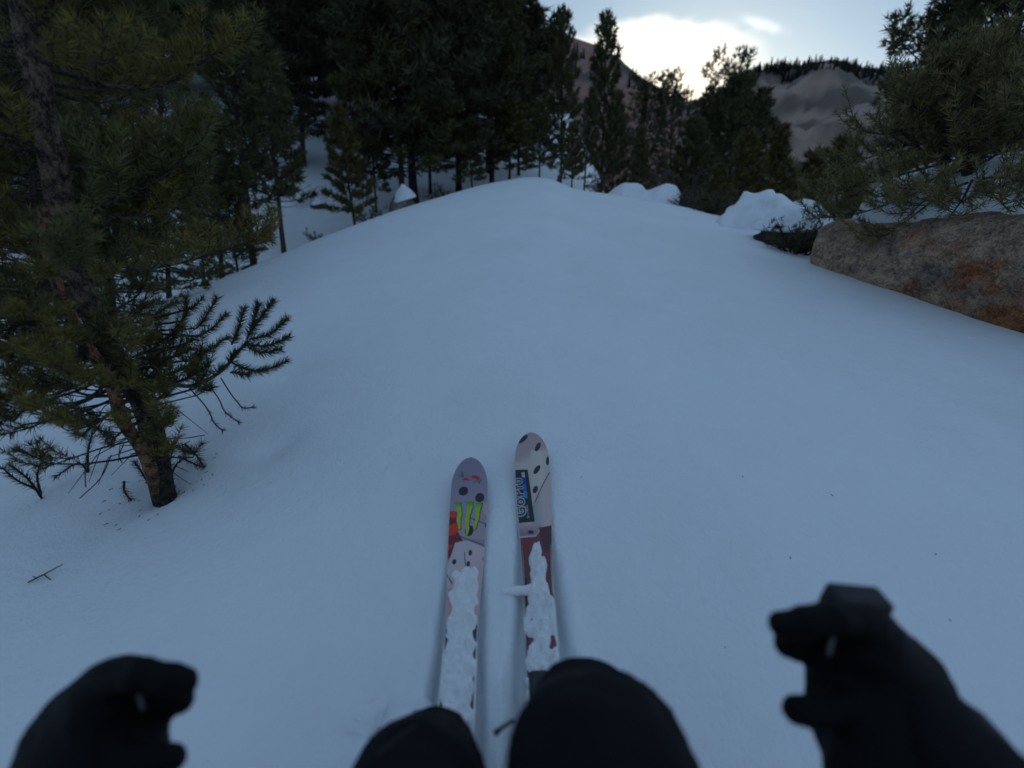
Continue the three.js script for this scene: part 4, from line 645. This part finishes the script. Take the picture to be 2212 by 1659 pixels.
SKI.forEach((k, side) => {
  const right = side === 1, name = right ? 'right' : 'left';
  const root = thing('ski', right ? 'right ski, cream with black spots and a dark sticker with blue squares' : 'left ski, mauve with two black dots and green claw marks', 'ski', V(k.x, ground(k.x, k.z), k.z));
  const Pw = (s, a, up) => { const x = k.x - k.ux * s - k.uz * a, z = k.z - k.uz * s + k.ux * a, cx = k.x - k.ux * s, cz = k.z - k.uz * s; return V(x - k.x, knoll(cx, cz) + 0.02 * fbm(cx * 0.55, cz * 0.55, 9.1, 3) * 0 + skiLift(s) + up - root.position.y, z - k.z); };
  const N = 150, S = []; for (let i = 0; i <= N; i++) S.push(i < 40 ? 0.0008 + 0.11 * Math.pow(i / 40, 1.8) : 0.1108 + (LEN - 0.1108) * (i - 40) / (N - 40));
  const top = { p: [], uv: [], i: [] }, A = 8;
  S.forEach((s) => { const w = skiW(s); for (let j = 0; j <= A; j++) { const a = lerp(-w + 0.0012, w - 0.0012, j / A); const q = Pw(s, a, 0.012 - 0.0012 * Math.pow(Math.abs(2 * j / A - 1), 6)); top.p.push(q.x, q.y, q.z); top.uv.push((a + 0.066) / 0.132, 1 - (s + OFF * smoothstep(s, 0, 0.24)) * PPM / TH); } });
  for (let i = 0; i < N; i++) for (let j = 0; j < A; j++) { const a = i * (A + 1) + j, b = a + 1, c = a + A + 1, d = c + 1; top.i.push(a, b, d, a, d, c); }
  const tg = new THREE.BufferGeometry(); tg.setAttribute('position', new THREE.BufferAttribute(new Float32Array(top.p), 3)); tg.setAttribute('uv', new THREE.BufferAttribute(new Float32Array(top.uv), 2)); tg.setIndex(top.i); tg.computeVertexNormals();
  const pm = new THREE.MeshPhysicalMaterial({ map: right ? printRight : printLeft, roughness: 0.42, clearcoat: 0.25, clearcoatRoughness: 0.35, side: THREE.DoubleSide });
  mesh('top_sheet', tg, pm, root);
  const wall = (name, y0, y1, o0, mat) => { const p = [], ix = []; S.forEach((s) => { const w = skiW(s) + o0; for (const [a, y] of [[-w, y0], [-w, y1], [w, y1], [w, y0]]) { const q = Pw(s, a, y); p.push(q.x, q.y, q.z); } }); for (let i = 0; i < N; i++) for (let j = 0; j < 4; j++) { const a = i * 4 + j, b = i * 4 + (j + 1) % 4; ix.push(a, b, b + 4, a, b + 4, a + 4); } const g = new THREE.BufferGeometry(); g.setAttribute('position', new THREE.BufferAttribute(new Float32Array(p), 3)); g.setIndex(ix); return mesh(name, (g.computeVertexNormals(), g.toNonIndexed().deleteAttribute('normal')), mat, root); };
  const fix = (m) => m.geometry.computeVertexNormals();
  fix(wall('sidewall', 0.0021, 0.0105, -0.0002, right ? M.white : M.white)); fix(wall('steel_edge', 0, 0.002, 0.0006, M.steel));
  // binding toe piece with its lever, mostly packed with snow, and the heel piece behind the boot
  const put = (g, s, a, up, tilt = 0) => { const q = Pw(s, a, up), t = Pw(s - 0.05, a, up).sub(q).normalize(); g.rotateX(tilt); g.applyQuaternion(new THREE.Quaternion().setFromRotationMatrix(new THREE.Matrix4().lookAt(t, V(0, 0, 0), V(0, 1, 0)).invert().transpose())); g.translate(q.x, q.y, q.z); return g; };
  const s0 = (right ? 0.83 : 0.81) - OFF;
  const toe = mesh('toe_binding', mergeGeometries([put(new RoundedBoxGeometry(0.066, 0.032, 0.075, 3, 0.01), s0, 0, 0.028), put(new RoundedBoxGeometry(0.078, 0.02, 0.03, 3, 0.008), s0 + 0.045, 0, 0.046)]), M.black, root);
  mesh('wing', put(new RoundedBoxGeometry(0.018, 0.022, 0.045, 3, 0.006), s0 + 0.055, -0.036, 0.05), M.steel, toe); mesh('wing', put(new RoundedBoxGeometry(0.018, 0.022, 0.045, 3, 0.006), s0 + 0.055, 0.036, 0.05), M.steel, toe);
  mesh('heel_binding', mergeGeometries([put(new RoundedBoxGeometry(0.06, 0.06, 0.09, 3, 0.012), s0 + 0.42, 0, 0.045), put(new RoundedBoxGeometry(0.05, 0.02, 0.07, 3, 0.008), s0 + 0.47, 0, 0.08, 0.4)]), M.black, root);
  // snow riding on the ski: a lumpy crust that sinks into the sheet where it thins out
  const cr = { p: [], i: [] }, CN = 230, CA = 30, s1 = (right ? 0.452 : 0.40), s2 = s0 + OFF + 0.16;
  for (let i = 0; i <= CN; i++) { const s = lerp(s1, s2, i / CN), w = skiW(s) + (s > 0.6 ? 0.004 : 0); for (let j = 0; j <= CA; j++) { const v = j / CA * 2 - 1, a = v * w; const lump = fbm(a * 42 + side * 9, s * 26, side * 5, 4), big = fbm(a * 18, s * 11 + side * 3, 3.3, 2); let th; if (right) { const lim = lerp(0.12, 0.62, smoothstep(s, 0.452, 0.53)) + 0.4 * smoothstep(s, 0.6, 0.68), str0 = Math.abs(v - 0.05 + 0.4 * fbm(s * 19, 4, 4, 3)); const str = 1 - Math.abs(v - 0.08 + 0.25 * Math.sin(s * 31)) * (1.55 - 0.8 * smoothstep(s, 0.5, 0.68)); const cl = Math.max(0, 0.42 - Math.abs(fbm(a * 26 + 3, s * 22, side + 8, 2))) * 0.05; th = 0.010 * str + 0.034 * big + 0.034 * lump + cl - 0.009 + 0.012 * smoothstep(s, 0.5, 0.66) - 0.035 * smoothstep(str0, lim * 0.75, lim * 1.25) - 0.016 * smoothstep(s, 0.70, 0.72) * (1 - smoothstep(s, 0.735, 0.755)) * smoothstep(Math.abs(v + 0.1), 0.15, 0.4); } else { const ed = v < 0 ? smoothstep(v + 0.5 * fbm(s * 24, v, 6, 3), -1, lerp(-0.15, -0.75, smoothstep(s, 0.47, 0.58))) : 1 - smoothstep(v + 0.45 * fbm(s * 21, v, 2, 3), 0.55, 0.98) * 0.95; const cl = Math.max(0, 0.4 - Math.abs(fbm(a * 22 + 3, s * 16, side + 8, 2))) * 0.03; th = (0.014 * smoothstep(s, 0.405, 0.47) + 0.022 * big + 0.026 * lump + cl) * ed + 0.006 * (ed - 0.6 + 0.5 * lump) - 0.004 * (1 - smoothstep(s, 0.40, 0.44)); }
      th += 0.016 * smoothstep(s, s0 + OFF - 0.03, s0 + OFF + 0.02) * (right ? 1.1 : 2.6); th *= 1 - smoothstep(Math.abs(v), 0.9, 1) * 1.25; th -= 0.02 * (smoothstep(s1 + 0.02 - s, 0, 0.02) + smoothstep(s, s2 - 0.02, s2)); const q = Pw(s - OFF, a, 0.0105 + Math.max(th, -0.006)); cr.p.push(q.x, q.y, q.z); } }
  for (let i = 0; i < CN; i++) for (let j = 0; j < CA; j++) { const a = i * (CA + 1) + j, b = a + 1, c = a + CA + 1, d = c + 1; cr.i.push(a, b, d, a, d, c); }
  const cg = new THREE.BufferGeometry(); cg.setAttribute('position', new THREE.BufferAttribute(new Float32Array(cr.p), 3)); cg.setIndex(cr.i); cg.computeVertexNormals();
  tag(mesh('packed_snow', boxUV(cg), M.lump, root), 'lumpy crust of snow lying on the ski before the boot');
  if (right) { const q = Pw(0.60 - OFF, -0.05, 0.018); tag(mesh('snow_lump', boxUV(field(V(q.x - 0.07, q.y - 0.05, q.z - 0.05), V(q.x + 0.07, q.y + 0.05, q.z + 0.05), 0.004, (x, y, z) => cap(x, y, z, V(q.x - 0.035, q.y - 0.004, q.z), V(q.x + 0.03, q.y, q.z - 0.004), 0.009, 0.013) + 0.008 * fbm(x * 60, y * 60, z * 60, 3))), M.lump, root), 'lump of snow jutting over the left edge'); }
  k.boot = (s, a, up) => Pw(s, a, up).add(root.position); k.s0 = s0;
});
{ // snow thrown aside by the left boot
  const q = SKI[0].boot(0.70, -0.10, 0.0), R = rng(19), L = []; for (let i = 0; i < 22; i++) L.push([q.x + (R() - 0.62) * 0.17, q.z + (R() - 0.5) * 0.10, 0.01 + 0.022 * Math.pow(R(), 2)]);
  const h0 = ground(q.x, q.z);
  tag(mesh('thrown_snow', boxUV(field(V(q.x - 0.16, h0 - 0.06, q.z - 0.1), V(q.x + 0.09, h0 + 0.06, q.z + 0.1), 0.005, (x, y, z) => { let d = 1; for (const [a, c, w] of L) d = sm(d, Math.hypot(x - a, y - ground(x, z) - 0.3 * w, z - c) - w * 0.75, 0.016); return d + 0.010 * fbm(x * 38, y * 38, z * 38, 4); })), M.snow), 'broken snow thrown up beside the left boot', 'snow', null, 'stuff');
}

// ------------------------------------------------------------------ the skier, seen from a camera on the chest
{
  const person = thing('person', 'skier in black trousers and black gloves, crouching over the skis with arms out', 'person', V(0, 0, 0));
  const A = at;
  const kneeR = A(1268, 1548, 0.60), kneeL = A(940, 1640, 0.64), hipR = V(0.15, 0.60, 0.12), hipL = V(-0.15, 0.60, 0.12), midR = A(1295, 1680, 0.46), midL = A(905, 1760, 0.5);
  const ankR = SKI[1].boot(SKI[1].s0 + 0.34, 0, 0.22), ankL = SKI[0].boot(SKI[0].s0 + 0.34, 0, 0.22);
  const fold = (x, y, z) => 0.019 * fbm(x * 9, y * 10 + z * 9, z * 6, 3) + 0.011 * Math.abs(fbm(x * 17 + 3, y * 22 + z * 14, z * 12, 2));
  const legs = (x, y, z) => {
    let r = sm(cap(x, y, z, kneeR, midR, 0.064, 0.080), cap(x, y, z, midR, hipR, 0.080, 0.105), 0.06); r = sm(r, cap(x, y, z, kneeR, ankR, 0.062, 0.06), 0.03);
    let l = sm(cap(x, y, z, kneeL, midL, 0.056, 0.074), cap(x, y, z, midL, hipL, 0.074, 0.105), 0.06); l = sm(l, cap(x, y, z, kneeL, ankL, 0.055, 0.06), 0.03);
    return sm(sm(Math.min(r, l), cap(x, y, z, hipL, hipR, 0.13, 0.13), 0.05), cap(x, y, z, V(0, 0.62, 0.13), V(0, 0.76, 0.2), 0.14, 0.14), 0.06) + fold(x, y, z);
  };
  mesh('trousers', boxUV(field(V(-0.36, 0.1, -0.62), V(0.36, 0.92, 0.36), 0.009, legs)), M.cloth, person);
  // jacket: trunk and both arms in one skin, neck up to a helmeted head
  const wrR = A(1925, 1500, 0.50), elR = V(0.36, 0.74, 0.08), shR = V(0.19, 1.26, 0.24), wrL = A(225, 1612, 0.50), elL = V(-0.32, 0.74, 0.08), shL = V(-0.19, 1.26, 0.24);
  const jack = (x, y, z) => { let d = cap(x, y, z, V(0, 0.72, 0.2), V(0, 1.2, 0.27), 0.15, 0.135); d = sm(d, cap(x, y, z, V(-0.15, 1.24, 0.25), V(0.15, 1.24, 0.25), 0.085, 0.085), 0.08); d = sm(d, cap(x, y, z, V(0, 1.26, 0.25), V(0, 1.36, 0.22), 0.07, 0.065), 0.04); for (const [s, e, w] of [[shR, elR, wrR], [shL, elL, wrL]]) d = sm(d, sm(cap(x, y, z, s, e, 0.085, 0.066), cap(x, y, z, e, w, 0.064, 0.046), 0.03), 0.05); return d + fold(x, y, z) * 0.8; };
  mesh('jacket', boxUV(field(V(-0.62, 0.45, -0.62), V(0.62, 1.5, 0.5), 0.012, jack)), M.cloth, person);
  const headC = V(0, 1.47, 0.19), skin = new THREE.MeshStandardMaterial({ color: new THREE.Color(0.45, 0.28, 0.2), roughness: 0.6 });
  mesh('head', field(V(-0.13, 1.3, 0.02), V(0.13, 1.64, 0.34), 0.008, (x, y, z) => { let d = Math.hypot((x) / 0.078, (y - 1.47) / 0.115, (z - 0.19) / 0.095) * 0.085 - 0.085; d = sm(d, cap(x, y, z, V(0, 1.47, 0.1), V(0, 1.44, 0.082), 0.011, 0.015), 0.015); d = sm(d, cap(x, y, z, V(-0.02, 1.395, 0.115), V(0.02, 1.395, 0.115), 0.022, 0.022), 0.02); return sm(d, cap(x, y, z, V(0, 1.4, 0.22), V(0, 1.32, 0.23), 0.055, 0.058), 0.02); }), skin, person);
  mesh('helmet', field(V(-0.16, 1.4, 0.0), V(0.16, 1.68, 0.38), 0.009, (x, y, z) => Math.max(Math.hypot(x / 0.11, (y - 1.51) / 0.125, (z - 0.20) / 0.135) * 0.115 - 0.115, 0.095 - Math.hypot(x / 0.95, y - 1.5, z - 0.2), 1.5 - y - (z > 0.16 ? 0.08 : 0))), M.black, person);
  mesh('goggles', field(V(-0.13, 1.42, 0.0), V(0.13, 1.55, 0.34), 0.007, (x, y, z) => Math.max(Math.hypot(x / 0.098, (z - 0.19) / 0.112) * 0.1 - 0.1, Math.abs(y - 1.486) - 0.03, z - 0.2)), M.black, person);
  // gloves: fingers arched over the top, thumb below, as if round a grip
  function glove(m, flip, wr, label) { // px tables are for the right hand
    const p = (x, y, d) => A(...m(x, y), d), F = [];
    const chain = (pts, r) => { for (let i = 0; i < pts.length - 1; i++) F.push([pts[i], pts[i + 1], lerp(r, r * 0.88, i / 3), lerp(r, r * 0.88, (i + 1) / 3)]); return pts; };
    const palm = [[p(1862, 1392, 0.485), p(1925, 1475, 0.495), 0.041, 0.045], [p(1862, 1392, 0.525), p(1925, 1475, 0.52), 0.041, 0.045], [p(1930, 1478, 0.505), p(1975, 1560, 0.48), 0.045, 0.042], [p(1808, 1425, 0.50), p(1828, 1540, 0.49), 0.030, 0.036], [p(1895, 1560, 0.47), p(1925, 1690, 0.43), 0.050, 0.054]];
    const fingers = [[[[1880, 1345, 0.468], [1800, 1335, 0.455], [1735, 1345, 0.456], [1692, 1352, 0.462]], 0.0155], [[[1885, 1350, 0.492], [1800, 1330, 0.482], [1740, 1352, 0.478], [1705, 1392, 0.482]], 0.016], [[[1890, 1362, 0.517], [1815, 1340, 0.508], [1755, 1362, 0.503], [1722, 1400, 0.505]], 0.0155], [[[1895, 1380, 0.54], [1830, 1362, 0.535], [1778, 1385, 0.53], [1750, 1412, 0.528]], 0.0145]];
    fingers.forEach(([l, r]) => chain(l.map((q) => p(...q)), r));
    const th = [[1870, 1500, 0.465], [1820, 1530, 0.45], [1765, 1540, 0.445], [1722, 1532, 0.448]].map((q) => p(...q)); chain(th, 0.0155);
    let lo = V(9, 9, 9), hi = V(-9, -9, -9); for (const [a, b] of [...palm, ...F]) for (const q of [a, b]) { lo.min(q); hi.max(q); }
    lo.subScalar(0.07); hi.addScalar(0.07);
    const g = mesh('glove', boxUV(field(lo, hi, 0.0042, (x, y, z) => { let d = 1; for (const c of palm) d = sm(d, cap(x, y, z, ...c), 0.025); let f = 1; for (const c of F) f = sm(f, cap(x, y, z, ...c), 0.004); return sm(d, f, 0.012) + 0.003 * fbm(x * 45, y * 45, z * 45, 2); })), M.leather, person);
    tag(g, label);
    const pad = new RoundedBoxGeometry(0.060, 0.030, 0.03, 4, 0.006), pc = p(1848, 1304, 0.490); pad.rotateZ(flip ? 0.12 : -0.12); pad.translate(pc.x, pc.y, pc.z); if (!flip) mesh('knuckle_pad', pad, M.strap, g);
    const a = flip ? p(1985, 1580, 0.465) : p(2012, 1562, 0.465), b = flip ? p(2050, 1700, 0.45) : p(2112, 1672, 0.452), cuff = new MB(), ax = [a.clone(), a.clone().lerp(b, 0.25), a.clone().lerp(b, 0.7), b];
    cuff.tube(ax, [0.034, 0.044, 0.044, 0.043], 18); mesh('cuff_strap', cuff.geo(), M.strap, g);
    const st = new MB(), w0 = p(1800, 1372, 0.452), w1 = p(1790, 1415, 0.452); st.tube([w0, w0.clone().lerp(w1, 0.5), w1], [0.0022, 0.0024, 0.002], 6); mesh('reflective_tab', st.geo(), M.tab, g);
  }
  glove((x, y) => [x, y], false, wrR, 'right glove, fingers arched over and thumb below');
  glove((x, y) => [(1690 - x) * 0.92 + 400, (y - 1352) * 0.92 + 1474], true, wrL, 'left glove, fingers arched to the right');
  // details of the trousers
  const zip = new MB(), zp = [[815, 1632], [850, 1603], [880, 1580], [898, 1568]].map(([x, y]) => { let d = 0.7, q; for (; d > 0.3; d -= 0.002) { q = A(x, y, d); } for (d = 0.30; d < 0.9; d += 0.001) { q = A(x, y, d); if (legs(q.x, q.y, q.z) < 0.0008) break; } return q; });
  zip.tube(zp, [0.0016, 0.0018, 0.0018, 0.0014], 6); mesh('zip', zip.geo(), M.strap, person);
  const dr = new MB(); dr.tube([A(1110, 1556, 0.60), A(1085, 1572, 0.59), A(1068, 1586, 0.585)], [0.0022, 0.0026, 0.0042], 8); mesh('drawcord', dr.geo(), M.black, person);
  for (const k of SKI) { // ski boots
    const q = (s, a, up) => k.boot(k.s0 + 0.05 + s, a, up), toe = q(0.05, 0, 0.055), mid = q(0.16, 0, 0.07), heel = q(0.30, 0, 0.07), shin = q(0.22, 0, 0.30), F = (x, y, z) => { let d = sm(cap(x, y, z, toe, mid, 0.042, 0.052), cap(x, y, z, mid, heel, 0.052, 0.055), 0.03); return sm(d, cap(x, y, z, heel.clone().lerp(mid, 0.3), shin, 0.06, 0.062), 0.03); };
    const lo = toe.clone().min(heel).min(shin).subScalar(0.1), hi = toe.clone().max(heel).max(shin).addScalar(0.1), b = mesh('ski_boot', field(lo, hi, 0.007, F), M.black, person);
    for (let i = 0; i < 2; i++) { const c = q(0.12 + 0.06 * i, 0, 0.105 + 0.06 * i), g = new RoundedBoxGeometry(0.10, 0.012, 0.022, 2, 0.004); g.translate(c.x, c.y + 0.012, c.z); mesh('buckle', g, M.steel, b); }
  }
}
renderer.render(scene, camera);
